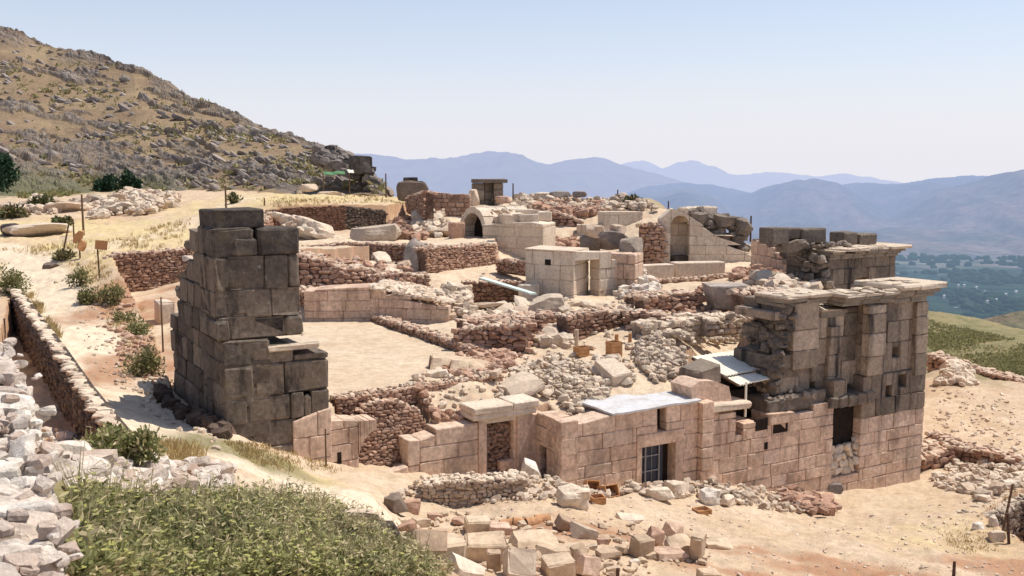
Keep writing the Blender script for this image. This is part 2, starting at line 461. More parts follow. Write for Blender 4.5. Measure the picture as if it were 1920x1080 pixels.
def tps_fit(pts):
    A = []; r = []
    for px, py, Y in pts:
        d = ray(px, py); A.append((d[0] / d[1] * 4, math.log(Y) * 2)); r.append(d[2] / d[1])
    A = np.array(A); r = np.array(r); n = len(A)
    d2 = ((A[:, None] - A[None]) ** 2).sum(-1); K = np.where(d2 > 0, d2 * np.log(d2 + 1e-12) * .5, 0) + np.eye(n) * 3e-4
    Pm = np.c_[np.ones(n), A]
    S = np.zeros((n + 3, n + 3)); S[:n, :n] = K; S[:n, n:] = Pm; S[n:, :n] = Pm.T
    w = np.linalg.solve(S, np.r_[r, np.zeros(3)])
    def f(x, y):
        x = np.asarray(x, float); y = np.maximum(np.asarray(y, float), .5)
        a = x / y * 4; b = np.log(y) * 2; s = w[n] + w[n + 1] * a + w[n + 2] * b
        for i in range(n):
            q = (a - A[i, 0]) ** 2 + (b - A[i, 1]) ** 2
            s = s + w[i] * q * np.log(q + 1e-12) * .5
        return CZ + s * y
    return f
f_ext, f_int = tps_fit(EXT), tps_fit(INT)

_ua, _ub = PD.u(655, 850), PD.u(832, 830)
POLY_INT = [D2(-9.2, .6), D2(_ua, .6), D2(_ua + .1, 1.9), D2(_ub - .1, 1.9), D2(_ub, .6), D2(1.8, .6), D2(1.8, -1.0), D2(12.2, -1.0), D2(12.2, 1.0), D2(18.9, 1.0), (21.0, 55), (21.2, 60), (18.8, 68), (14.8, 75), (11.2, 79), (4.4, 92), (-3.8, 90), (-9.1, 78),
            G(722, 430, 8.3)[:2] + np.array([0, 1.3]), G(640, 431, 8.3)[:2] + np.array([0, 1.3]), G(500, 433, 8.3)[:2] + np.array([-.3, 1.3]), (-16.8, 65), G(360, 546, 5.6)[:2] + np.array([0, 1.1]), G(200, 556, 5.6)[:2] + np.array([0, 1.1]), G(238, 575, 5.6)[:2], G(290, 640, 5.5)[:2], D2(-9.8, 6.5), D2(-9.4, 1.4)]
POLY_FLOOR = [G(x, y, 5.5)[:2] for x, y in [(560, 601), (694, 601), (872, 664), (800, 690), (935, 698), (636, 741), (590, 745)]]
POLY_T2 = [G(x, y, 8.2)[:2] for x, y in [(545, 468), (800, 461), (935, 456)]] + [(-1.5, 70), G(722, 428, 8.3)[:2], G(500, 430, 8.3)[:2]]
POLY_PIT = [G(866, 577, 5.85)[:2], G(1002, 577, 5.85)[:2], G(1000, 569, 5.25)[:2] + np.array([0, .4]), G(866, 570, 5.25)[:2] + np.array([0, .4])]

POLY_SHEL = [PF.W(PF.u(a, 780), w_, 0)[:2] for a, w_ in [(1394, .3), (1500, .3), (1500, 4.8), (1394, 4.8)]]

PWALL = Fr.two(P(14, 532, 54), P(208, 806, 24.6))
POLY_LANE = [PWALL.W(.3, .2, 0)[:2], PWALL.W(PWALL.L * .97, .2, 0)[:2]] + [P(*p)[:2] for p in [(190, 830, 20.5), (90, 760, 13), (60, 700, 12.5), (-20, 590, 17), (-40, 560, 30)]]
POLY_HOLE = [G(*p)[:2] for p in [(1840, 946, 1.3), (1925, 998, 1.6), (2150, 1130, 2.0), (2150, 890, .6), (1900, 908, .8), (1862, 925, 1.1)]]
BANK = [P(*p)[:2] for p in [(800, 925, 30.2), (960, 905, 31.6), (1060, 912, 31.6), (1200, 905, 33.2), (1330, 912, 34.4), (1420, 925, 35.2), (1490, 940, 35.6), (1560, 958, 34.6)]]

def height(x, y, detail=True):
    x = np.asarray(x, float); y = np.asarray(y, float)
    e = f_ext(x, y); i = f_int(x, y)
    m = inpoly(x, y, POLY_INT)
    i = i + (e - i) * sstep(70, 79, y) * sstep(-9, -5, x)
    z = np.where(m, i, e)
    lane = inpoly(x, y, POLY_LANE); z = np.where(lane, np.minimum(z, 4.7), z)
    hole = inpoly(x, y, POLY_HOLE); z = np.where(hole, z - 2.6, z)
    z = z + .1 * sstep(1.5, .2, pdist(x, y, BANK)) * np.where(m, 0, 1)
    t2 = inpoly(x, y, POLY_T2); z = np.where(t2 & m, 8.2, z)
    fl = inpoly(x, y, POLY_FLOOR); z = np.where(fl, 5.5, z)
    pit = inpoly(x, y, POLY_PIT); z = np.where(pit, 5.3, z)
    sh = inpoly(x, y, POLY_SHEL); z = np.where(sh, 3.1, z)
    if detail:
        a = np.where(fl, .15, np.where(m, .75, 1.0))
        z = z + a * (fbm(x * .35, y * .35, 4, 3) * .55 + fbm(x * 1.7, y * 1.7, 4, 9) * .22 + np.where(y < 70, fbm(x * 7, y * 7, 2, 19) * .05, 0)) * sstep(4, 15, y)
    return z
GQ = np.linspace(-.86, .84, 860); GL = np.linspace(math.log(3.2), math.log(230), 760)
_q, _l = np.meshgrid(GQ, GL); GY = np.exp(_l); GX = _q * GY; GZ = height(GX, GY)
def hfast(x, y):
    x = np.asarray(x, float); y = np.maximum(np.asarray(y, float), 3.3)
    a = np.clip((x / y - GQ[0]) / (GQ[1] - GQ[0]), 0, 858.99); b = np.clip((np.log(y) - GL[0]) / (GL[1] - GL[0]), 0, 758.99)
    i, j = a.astype(int), b.astype(int); fa, fb = a - i, b - j
    return (GZ[j, i] * (1 - fa) + GZ[j, i + 1] * fa) * (1 - fb) + (GZ[j + 1, i] * (1 - fa) + GZ[j + 1, i + 1] * fa) * fb
def gz(x, y): return float(hfast(x, y))
def GP(px, py, lo=5.0, hi=140.0):        # where the sight line through a pixel meets the land
    d = ray(px, py); ys = np.exp(np.linspace(math.log(lo), math.log(hi), 500)); t = ys / d[1]
    z = CZ + d[2] * t; h = hfast(d[0] * t, ys)
    k = np.nonzero(z < h)[0]
    k = k[0] if len(k) else len(ys) - 1
    return np.array([d[0] * t[k], ys[k], h[k]])

PATH = [P(*p)[:2] for p in [(-200, 462, 66), (0, 465, 66), (50, 490, 62), (95, 550, 52), (155, 630, 42), (215, 715, 34.5), (285, 795, 29.3), (420, 850, 26.5), (560, 905, 25), (690, 950, 24)]]
PATH2 = [P(*p)[:2] for p in [(50, 480, 63), (200, 462, 62), (350, 425, 74), (480, 380, 100), (600, 372, 108)]]

# ------------------------------------------------------------------ ground sheet
def build_ground():
    nq, ny = 860, 760
    X, Y, Z = GX, GY, GZ
    fl = inpoly(X, Y, POLY_FLOOR); m = inpoly(X, Y, POLY_INT)
    n1 = fbm(X * .25, Y * .25, 4, 41); n2 = fbm(X * .9, Y * .9, 4, 43)
    pw = pdist(X, Y, PATH); p2 = pdist(X, Y, PATH2)
    pale = np.maximum(1.25 * sstep(2.1, 1.0, pw + n2 * 1.2), .8 * sstep(1.9, .6, p2 + n2 * 1.8))
    pale = np.maximum(pale, np.where(m, .55 + n1, 0))
    pale = np.where(fl, .35, pale)
    yel = np.zeros_like(X)
    for px, py, Yc, rx, ry in [(150, 460, 64, 9, 10), (330, 440, 70, 9, 9), (620, 372, 95, 16, 20), (560, 385, 82, 9, 9), (120, 425, 76, 10, 9), (470, 850, 26.5, 2.2, 1.6), (560, 860, 27, 2, 1.2), (100, 600, 44, 1.2, 6), (680, 365, 110, 14, 20), (1850, 1000, 32, 3, 2.2), (1790, 1020, 30, 3, 2)]:
        c = P(px, py, Yc); yel = np.maximum(yel, sstep(1.3, .3, np.hypot((X - c[0]) / rx, (Y - c[1]) / ry) + n2 * 1.4))
    yel *= np.where((Y < 36) & (X > 5), .45, 1) * (1 - pale * .8) * np.where(m, .25, 1)
    gr = np.zeros_like(X)
    for px, py, Yc, rx, ry in [(1850, 636, 92, 36, 22), (1800, 610, 105, 36, 30), (2050, 650, 80, 26, 22), (400, 990, 14, 5, 5), (60, 335, 150, 30, 26), (460, 840, 27, 2, 1.2), (640, 980, 19, 2.5, 3)]:
        c = P(px, py, Yc); gr = np.maximum(gr, sstep(1.25, .5, np.hypot((X - c[0]) / rx, (Y - c[1]) / ry) + n1 * .8 + n2 * .5))
    gr = np.maximum(gr, np.where((X > 23) & (X / Y > .33), sstep(64, 72, Y + n2 * 8) * np.clip(.75 + n1 * .9, 0, 1), 0))
    gr *= np.where(m, 0, 1)
    red = np.zeros_like(X)
    for px, py, Yc, rx, ry in [(1590, 1050, 26, 3.2, 1.7), (1650, 1075, 24.5, 3.2, 1.5), (1520, 1035, 27, 2.2, 1.0), (1450, 1085, 24, 2.5, .8), (1880, 1060, 27.5, 2, 1), (1060, 1000, 26, 3, 1.2), (262, 640, 38, 1.6, 9), (225, 560, 50, 2.0, 8)]:
        c = P(px, py, Yc); red = np.maximum(red, 1.0 * sstep(1.3, .3, np.hypot((X - c[0]) / rx, (Y - c[1]) / ry) + n2 * 1.6))
    # steep cuts show red-brown soil
    gx = np.gradient(Z, axis=1) / np.maximum(np.gradient(X, axis=1), 1e-6); gy = np.gradient(Z, axis=0) / np.gradient(Y, axis=0)
    red = np.maximum(red, sstep(.7, 1.6, np.hypot(gx, gy)) * .8)
    red = np.maximum(red, np.where(m & ~fl, sstep(.06, .26, n2) * .35, 0))
    redf = sstep(.05, .3, fbm(X * .12 + 9, Y * .12, 4, 77)) * .35; red = np.maximum(red, redf * (1 - pale) * np.where(fl, 0, 1))
    col = np.stack([np.clip(pale, 0, 1.2), np.clip(gr, 0, 1), np.clip(red, 0, 1), np.clip(yel, 0, 1)], -1)
    V = np.stack([X, Y, Z], -1)
    idx = np.arange(nq * ny).reshape(ny, nq)
    F = np.stack([idx[:-1, :-1], idx[:-1, 1:], idx[1:, 1:], idx[1:, :-1]], -1).reshape(-1, 4)
    ctr = V.reshape(-1, 3)[F].mean(1)
    onpath = (pdist(ctr[:, 0], ctr[:, 1], PATH) + fbm(ctr[:, 0] * 1.3, ctr[:, 1] * 1.3, 3, 5) * .8) < 1.0
    onfloor = inpoly(ctr[:, 0], ctr[:, 1], POLY_FLOOR)
    for name, sel in (('ground', ~onpath & ~onfloor), ('path', onpath & ~onfloor), ('room_floor', onfloor)):
        f = F[sel]; used = np.unique(f); rm = np.full(nq * ny, -1); rm[used] = np.arange(len(used))
        b = MB(); b.add(V.reshape(-1, 3)[used], rm[f], col.reshape(-1, 4)[used])
        o = b.build(name, M['ground'], smooth=True); tag(o, kind='structure')

def ground_mat():
    m, nt, N, L = _nt('dry_earth')
    g = N.new('ShaderNodeNewGeometry'); pos = g.outputs['Position']
    at = N.new('ShaderNodeAttribute'); at.attribute_name = 'Col'
    sp = N.new('ShaderNodeSeparateColor'); L.new(at.outputs['Color'], sp.inputs[0])
    n1 = noise(N, L, pos, .45, 6, .6); n2 = noise(N, L, pos, 3.2, 7, .7); n3_ = noise(N, L, pos, 16, 5, .7)
    c = mix(N, L, ramp(N, L, n1, [(.35, 0.), (.65, 1.)]), (.64, .49, .345), (.56, .405, .265))
    c = mix(N, L, math_(N, L, 'MULTIPLY', sp.outputs[0], .8), c, (.75, .61, .445))
    fy = math_(N, L, 'MULTIPLY', at.outputs['Alpha'], ramp(N, L, n2, [(.3, .35), (.6, 1.)]))
    c = mix(N, L, fy, c, (.66, .52, .26))
    fr = math_(N, L, 'MULTIPLY', sp.outputs[2], ramp(N, L, n2, [(.25, .45), (.65, 1.)]))
    c = mix(N, L, fr, c, (.38, .18, .095))
    fg = math_(N, L, 'MULTIPLY', sp.outputs[1], ramp(N, L, n2, [(.3, .6), (.58, 1.)]))
    gc = mix(N, L, ramp(N, L, n1, [(.4, 0.), (.6, 1.)]), (.135, .14, .055), (.24, .205, .095))
    c = mix(N, L, fg, c, gc)
    c = mix(N, L, 1.0, c, ramp(N, L, n3_, [(.3, .72), (.5, 1.0), (.75, 1.12)]), 'MULTIPLY')
    c = mix(N, L, 1.0, c, ramp(N, L, n2, [(.3, .74), (.7, 1.12)]), 'MULTIPLY')
    n5 = noise(N, L, pos, 1.1, 5, .6); c = mix(N, L, ramp(N, L, n5, [(.5, 0.), (.7, .38)]), c, (.40, .27, .17))
    # grit: small dark and pale pebbles
    vo = N.new('ShaderNodeTexVoronoi'); vo.inputs['Scale'].default_value = 7; L.new(pos, vo.inputs['Vector'])
    c = mix(N, L, ramp(N, L, vo.outputs['Distance'], [(.08, .55), (.2, 0.)]), c, mix(N, L, .5, vo.outputs['Color'], (.30, .20, .13)))
    hb = math_(N, L, 'ADD', n3_, n2)
    finish(N, L, c, hb, .55, .06, .95, .1)
    return m
M['ground'] = ground_mat()
build_ground()

# ------------------------------------------------------------------ hillside on the left
def build_hill():
    base = [(-700,385,125),(0,372,128),(200,360,135),(450,357,125),(600,352,118),(680,356,112),(705,362,106),(735,378,100)]
    ridge = [(-700,-190,290),(-300,-60,260),(0,48,230),(60,66,225),(100,85,222),(180,103,215),(260,125,205),(300,150,200),(370,185,190),(440,213,180),(520,248,168),(590,276,158),(640,300,148),(690,330,132),(735,372,106)]
    nx, ns = 760, 330
    px = np.linspace(-700, 735, nx); s = np.linspace(-.25, 1.35, ns)
    def it(tab, k): return np.interp(px, [t[0] for t in tab], [t[k] for t in tab])
    q = np.array([ray(x, 330)[0] / ray(x, 330)[1] for x in px])
    rb = np.array([ray(960, y)[2] / ray(960, y)[1] for y in it(base, 1)]); rr_ = np.array([ray(960, y)[2] / ray(960, y)[1] for y in it(ridge, 1)])
    Yb, Yr = it(base, 2), it(ridge, 2)
    S = s[:, None]
    Sr = np.clip(S, -1, 1)
    rl = rb + (rr_ - rb) * (Sr ** .92 * np.sign(Sr) if False else np.where(Sr < 0, Sr, np.abs(Sr) ** .95))
    Y = Yb + (Yr - Yb) * S
    Z = CZ + rl * Y - np.where(S > 1, (S - 1) * 90, 0)
    X = q * Y
    # rock strata: long slabs running down to the right
    ca, sa = math.cos(R(-24)), math.sin(R(-24))
    a = (X * ca + (Z * 1.3) * sa); b = (-X * sa + Z * 1.3 * ca) + Y * .35
    warp = fbm(X * .05, Z * .09, 3, 8) * 9
    band = fbm(a * .075, (b + warp) * .46, 4, 61, .6)
    patch = fbm(X * .04, (Z + Y * .4) * .06, 4, 66)
    rock = sstep(.03, .11, band + patch * .6 - .05)
    rock = np.maximum(rock, sstep(.86, .97, S) * sstep(-.12, .10, fbm(X * .09, Y * .05, 3, 33)) * .95)
    rough = np.abs(fbm(a * .2, b * .8, 5, 71, .62))
    Z = Z + rock * (.25 + rough * 3.6) * np.where(S > 1.1, 0, 1) * sstep(-.02, .06, S) + fbm(X * .12, Y * .12, 4, 12) * 1.6 * sstep(0, .15, S)
    low = sstep(.22, .05, S) * sstep(-100, -190, X / np.maximum(Y, 1) * 400)
    gr = np.clip(sstep(.18, .0, S + fbm(X * .06, Y * .06, 3, 5) * .15) * sstep(-36, -48, X) + 0 * low, 0, 1)
    col = np.stack([rock, gr, fbm(X * .5, Z * .5, 3, 91) + .5, np.clip(rough * 3, 0, 1)], -1)
    idx = np.arange(nx * ns).reshape(ns, nx)
    F = np.stack([idx[:-1, :-1], idx[:-1, 1:], idx[1:, 1:], idx[1:, :-1]], -1).reshape(-1, 4)
    bld = MB(); bld.add(np.stack([X, Y, Z], -1), F, col.reshape(-1, 4))
    m, nt, N, L = _nt('hillside_scrub')
    g = N.new('ShaderNodeNewGeometry'); pos = g.outputs['Position']
    at = N.new('ShaderNodeAttribute'); at.attribute_name = 'Col'
    sp = N.new('ShaderNodeSeparateColor'); L.new(at.outputs['Color'], sp.inputs[0])
    n1 = noise(N, L, pos, .10, 6, .65); n2 = noise(N, L, pos, .9, 7, .75); n3_ = noise(N, L, pos, 2.5, 4, .7, (.45, 1, 1.6))
    c = mix(N, L, ramp(N, L, n1, [(.38, 0.), (.6, 1.)]), (.24, .155, .083), (.32, .225, .118))
    c = mix(N, L, ramp(N, L, n2, [(.52, 0.), (.68, .8)]), c, (.15, .10, .055))
    c = mix(N, L, ramp(N, L, n3_, [(.58, 0.), (.72, .55)]), c, (.10, .085, .04))
    rc = mix(N, L, ramp(N, L, n2, [(.35, 0.), (.62, 1.)]), (.105, .09, .08), (.29, .245, .205))
    rc = mix(N, L, 1.0, rc, ramp(N, L, at.outputs['Alpha'], [(.0, .45), (.25, .9), (.7, 1.25)]), 'MULTIPLY')  # rock colour darkened in crevices as painted shade
    f = math_(N, L, 'MULTIPLY', sp.outputs[0], ramp(N, L, n2, [(.38, .15), (.55, .95)]))
    c = mix(N, L, f, c, rc)
    c = mix(N, L, math_(N, L, 'MULTIPLY', sp.outputs[1], .85), c, (.13, .13, .05))
    c = mix(N, L, ramp(N, L, n2, [(.72, 0.), (.8, .6)]), c, (.5, .42, .33))
    c = mix(N, L, .10, c, (.45, .40, .42))
    finish(N, L, c, n2, .9, .5, .95, .05)
    o = bld.build('hillside', m, smooth=False); tag(o, kind='structure')
    return X, Y, Z, rock
HX, HY, HZ, HROCK = build_hill()

# ------------------------------------------------------------------ valley and far mountains
def painted_haze_mat(name, base, hazec, near, far, nearY, farY, sc, woods=None, estr=1.0, fields=0.0):
    """lit land mixed with a glowing haze colour that grows with the place's own distance up the valley"""
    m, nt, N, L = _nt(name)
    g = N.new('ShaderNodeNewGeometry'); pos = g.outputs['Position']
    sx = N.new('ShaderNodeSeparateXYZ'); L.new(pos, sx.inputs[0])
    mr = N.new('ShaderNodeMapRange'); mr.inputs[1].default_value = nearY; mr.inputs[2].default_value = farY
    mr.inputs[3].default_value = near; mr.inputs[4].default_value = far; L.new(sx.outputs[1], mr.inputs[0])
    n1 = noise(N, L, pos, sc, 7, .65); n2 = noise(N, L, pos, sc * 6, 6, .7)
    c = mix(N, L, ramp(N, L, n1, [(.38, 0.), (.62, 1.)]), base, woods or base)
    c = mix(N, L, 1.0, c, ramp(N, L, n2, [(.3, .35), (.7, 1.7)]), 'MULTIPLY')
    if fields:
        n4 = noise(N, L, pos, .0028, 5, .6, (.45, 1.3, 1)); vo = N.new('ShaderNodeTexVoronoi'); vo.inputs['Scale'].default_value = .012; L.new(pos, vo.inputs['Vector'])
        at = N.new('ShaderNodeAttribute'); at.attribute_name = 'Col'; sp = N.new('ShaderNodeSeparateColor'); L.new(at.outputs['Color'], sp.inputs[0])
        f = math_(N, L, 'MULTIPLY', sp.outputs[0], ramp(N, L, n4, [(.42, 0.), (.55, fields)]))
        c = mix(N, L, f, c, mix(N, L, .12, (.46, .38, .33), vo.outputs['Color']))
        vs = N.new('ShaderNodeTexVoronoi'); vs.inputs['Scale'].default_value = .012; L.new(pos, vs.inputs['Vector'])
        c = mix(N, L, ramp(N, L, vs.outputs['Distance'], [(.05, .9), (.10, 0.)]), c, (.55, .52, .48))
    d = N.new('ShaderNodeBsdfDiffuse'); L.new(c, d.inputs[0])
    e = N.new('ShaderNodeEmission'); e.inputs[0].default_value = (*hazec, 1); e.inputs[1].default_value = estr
    mx = N.new('ShaderNodeMixShader'); L.new(mr.outputs[0], mx.inputs[0]); L.new(d.outputs[0], mx.inputs[1]); L.new(e.outputs[0], mx.inputs[2])  # haze painted as emission over the lit surface
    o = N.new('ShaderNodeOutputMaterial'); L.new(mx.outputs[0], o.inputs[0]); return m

def mountain(name, ridge, Yb, Yr, zb, mat, seed, amp, nx=560, ns=110, x0=None, x1=None):
    xs = np.linspace(x0 if x0 is not None else ridge[0][0], x1 if x1 is not None else ridge[-1][0], nx); s = np.linspace(0, 1.12, ns)[:, None]
    py = np.interp(xs, [r[0] for r in ridge], [r[1] for r in ridge])
    k = np.array([1, 2, 3, 2, 1]) / 9.; py = np.convolve(np.pad(py, 2, 'edge'), k, 'valid'); py = py + fbm(xs / 38., xs * 0, 5, seed, .6) * 9
    q = np.array([ray(x, 330)[0] / ray(x, 330)[1] for x in xs]); rt = np.array([ray(960, y)[2] / ray(960, y)[1] for y in py])
    Y = Yb + (Yr - Yb) * s + 0 * q; X = q * Y
    zt = CZ + rt * Yr
    sc = np.clip(s, 0, 1)
    Z = zb + (zt - zb) * (sc ** 1.05) - np.where(s > 1, (s - 1) * 8 * amp, 0)
    sp = np.abs(fbm(X / (amp * 6) + seed, Y / (amp * 14), 5, seed)) * 2
    Z = Z + (sp - .25) * amp * 2.6 * np.sin(np.pi * np.clip(s, 0, 1)) + fbm(X / (amp * 1.5), Y / (amp * 3), 3, seed + 3) * amp * .10 * sc
    idx = np.arange(nx * ns).reshape(ns, nx)
    F = np.stack([idx[:-1, :-1], idx[:-1, 1:], idx[1:, 1:], idx[1:, :-1]], -1).reshape(-1, 4)
    b = MB(); b.add(np.stack([X, Y, Z], -1), F); o = b.build(name, mat, smooth=True); return tag(o, kind='structure')

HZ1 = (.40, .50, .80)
m_far = painted_haze_mat('far_range_painted_haze', (.10, .12, .10), (.58, .64, .86), .90, .95, 9000, 30000, .0004)
m_mid = painted_haze_mat('blue_range_painted_haze', (.16, .13, .11), (.49, .555, .77), .80, .90, 5000, 15000, .0007, (.07, .09, .07))
m_right = painted_haze_mat('right_range_painted_haze', (.20, .15, .125), (.375, .465, .69), .52, .90, 5000, 8800, .0022, (.06, .08, .06))
m_val = painted_haze_mat('valley_painted_haze', (.010, .028, .018), (.22, .32, .45), .30, .80, 2400, 5000, .02, (.045, .07, .04), fields=.6)
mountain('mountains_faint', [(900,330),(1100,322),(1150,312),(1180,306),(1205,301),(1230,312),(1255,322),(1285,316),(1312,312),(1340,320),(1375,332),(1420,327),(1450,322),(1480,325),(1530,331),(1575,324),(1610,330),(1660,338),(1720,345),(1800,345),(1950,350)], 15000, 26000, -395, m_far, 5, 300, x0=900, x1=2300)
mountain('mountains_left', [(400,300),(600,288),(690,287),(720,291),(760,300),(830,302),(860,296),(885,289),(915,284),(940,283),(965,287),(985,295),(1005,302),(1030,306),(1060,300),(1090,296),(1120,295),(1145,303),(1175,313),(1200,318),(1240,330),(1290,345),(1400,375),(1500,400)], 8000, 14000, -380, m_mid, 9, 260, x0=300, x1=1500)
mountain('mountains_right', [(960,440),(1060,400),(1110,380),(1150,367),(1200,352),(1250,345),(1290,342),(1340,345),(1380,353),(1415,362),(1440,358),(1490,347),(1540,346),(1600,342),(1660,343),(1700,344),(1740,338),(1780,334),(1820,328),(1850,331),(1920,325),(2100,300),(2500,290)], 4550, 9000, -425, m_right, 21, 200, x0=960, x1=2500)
def build_valley():
    nx, ny = 260, 220
    q = np.linspace(-.5, 1.0, nx); ly = np.linspace(math.log(420), math.log(16000), ny)
    Q, Lg = np.meshgrid(q, ly); Y = np.exp(Lg); X = Q * Y
    Z = -400 - 90 * sstep(4300, 4900, Y) + fbm(X / 900, Y / 900, 4, 4) * 60 + fbm(X / 120, Y / 120, 3, 6) * 12
    py = 310 + (CZ - Z) / Y * 1880
    ppx = 960 + Q * 1880
    f = sstep(1500, 1640, ppx) * sstep(456, 470, py + fbm(X / 300, Y / 300, 3, 2) * 16) * sstep(516, 500, py + fbm(X / 200, Y / 260, 3, 8) * 22)
    f = np.maximum(f, sstep(446, 455, py) * sstep(475, 462, py) * .6)
    col = np.stack([f, f * 0, f * 0, f * 0 + 1], -1)
    idx = np.arange(nx * ny).reshape(ny, nx)
    F = np.stack([idx[:-1, :-1], idx[:-1, 1:], idx[1:, 1:], idx[1:, :-1]], -1).reshape(-1, 4)
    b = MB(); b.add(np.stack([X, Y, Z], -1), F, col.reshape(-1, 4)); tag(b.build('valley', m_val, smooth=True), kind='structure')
build_valley()
def build_forest():
    b = MB(); k = 0
    while k < 6500:
        Y = math.exp(random.uniform(math.log(1500), math.log(4700))); q = random.uniform(.30, .66); X = q * Y
        d = vnoise(np.array([X / 160]), np.array([Y / 260]), 12)[0]
        lim = .3 if Y < 3900 else .66
        k += 1
        if d < lim * random.uniform(.6, 1.2): continue
        s = random.uniform(7, 17) * (1.25 if Y > 3000 else 1); z = -400 + float(fbm(X / 900, Y / 900, 4, 4) * 60 + fbm(X / 120, Y / 120, 3, 6) * 12)
        t = STONES[random.randrange(len(STONES))] * np.array([s * .75, s * .75, s * .6]); t[:, 2] += s * .25
        b.add(t + [X, Y, z], C2F, (0, random.random(), 0, 1))
    m = painted_haze_mat('forest_painted_haze', (.012, .032, .018), (.22, .32, .45), .30, .72, 2400, 5000, .05, (.05, .075, .035))
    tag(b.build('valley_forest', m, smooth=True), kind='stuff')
    hm = painted_haze_mat('house_painted_haze', (.55, .52, .48), (.4, .47, .6), .3, .6, 2400, 5600, .01)
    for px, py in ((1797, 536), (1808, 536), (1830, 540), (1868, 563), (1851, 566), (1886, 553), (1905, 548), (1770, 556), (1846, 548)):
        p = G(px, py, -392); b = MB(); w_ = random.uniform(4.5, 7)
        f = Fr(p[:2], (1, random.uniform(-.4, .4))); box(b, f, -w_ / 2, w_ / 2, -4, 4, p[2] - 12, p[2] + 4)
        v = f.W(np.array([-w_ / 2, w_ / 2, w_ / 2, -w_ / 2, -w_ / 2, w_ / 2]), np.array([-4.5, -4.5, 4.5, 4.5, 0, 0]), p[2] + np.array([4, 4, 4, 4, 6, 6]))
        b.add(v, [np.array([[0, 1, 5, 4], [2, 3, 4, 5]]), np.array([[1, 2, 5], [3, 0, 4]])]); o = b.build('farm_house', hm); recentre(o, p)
        tag(o, 'tiny pale house among the trees of the far valley', 'house', 'pale houses in the far valley')
build_forest()
def build_spur():                        # brown shoulder of land past the green slope, lower right
    nx, ny = 120, 60
    q = np.linspace(.36, .95, nx); yy = np.linspace(190, 420, ny); Q, Y = np.meshgrid(q, yy); X = Q * Y
    rt = np.interp(960 + q * 1880, [1640, 1760, 1840, 1900, 2000, 2500], [650, 612, 594, 586, 580, 570])
    r = np.array([ray(960, y)[2] / ray(960, y)[1] for y in rt])
    s = (Y - 190) / 130
    Z = CZ + r * 320 - 55 * (1 - np.minimum(s, 1)) - np.where(s > 1, (s - 1) * 150, 0) + fbm(X / 18, Y / 18, 4, 4) * 6
    idx = np.arange(nx * ny).reshape(ny, nx)
    F = np.stack([idx[:-1, :-1], idx[:-1, 1:], idx[1:, 1:], idx[1:, :-1]], -1).reshape(-1, 4)
    b = MB(); b.add(np.stack([X, Y, Z], -1), F)
    tag(b.build('hill_spur', painted_haze_mat('spur_soil_painted_haze', (.24, .16, .09), (.35, .40, .5), .12, .2, 150, 450, .05, (.12, .11, .05)), smooth=True), kind='structure')
build_spur()

# ------------------------------------------------------------------ sky, sun, camera
SUN_EL = R(63); SD = np.array([.93, .37]); SD /= np.hypot(*SD)          # towards the sun, in plan
w = bpy.data.worlds.new('World'); scn.world = w; w.use_nodes = True
nt = w.node_tree; N = nt.nodes; L = nt.links; N.clear()
sky = N.new('ShaderNodeTexSky'); sky.sky_type = 'NISHITA'; sky.sun_disc = False
sky.sun_elevation = SUN_EL; sky.sun_rotation = math.atan2(SD[0], SD[1])
sky.altitude = 1500; sky.air_density = 1.0; sky.dust_density = 2.5; sky.ozone_density = 1.5
bg = N.new('ShaderNodeBackground'); bg.inputs[1].default_value = .15
tcn = N.new('ShaderNodeTexCoord'); sxz = N.new('ShaderNodeSeparateXYZ'); L.new(tcn.outputs['Generated'], sxz.inputs[0])
vf = ramp(N, L, sxz.outputs[2], [(0.0, .95), (.03, .9), (.10, .55), (.20, .30), (.45, .12), (1.0, .0)])
hz = mix(N, L, vf, sky.outputs[0], (5.65, 5.55, 6.0))
L.new(hz, bg.inputs[0])
wo = N.new('ShaderNodeOutputWorld'); L.new(bg.outputs[0], wo.inputs[0])
sun = bpy.data.lights.new('sun', 'SUN'); sun.energy = 5.0; sun.angle = R(.53); sun.color = (1, .95, .86)
so = bpy.data.objects.new('sun', sun); COL.objects.link(so)
from mathutils import Vector
sv = Vector((SD[0] * math.cos(SUN_EL), SD[1] * math.cos(SUN_EL), math.sin(SUN_EL)))
so.rotation_euler = sv.to_track_quat('Z', 'Y').to_euler(); so.location = (20, 20, 60)
cam = bpy.data.cameras.new('camera'); co = bpy.data.objects.new('camera', cam); COL.objects.link(co)
cam.sensor_width = 36; cam.lens = FPX / 1920 * 36; cam.clip_start = .1; cam.clip_end = 60000
co.location = (0, 0, CZ); co.rotation_euler = (math.pi / 2 - PITCH, 0, 0)
scn.camera = co
scn.view_settings.view_transform = 'Standard'; scn.view_settings.look = 'None'
scn.view_settings.exposure = 0; scn.view_settings.gamma = 1
# ================================================================== front of the complex
def pts(fr, lst): return [fr.uz(*p) for p in lst]
def pf(fr, lst): return prof(pts(fr, lst))

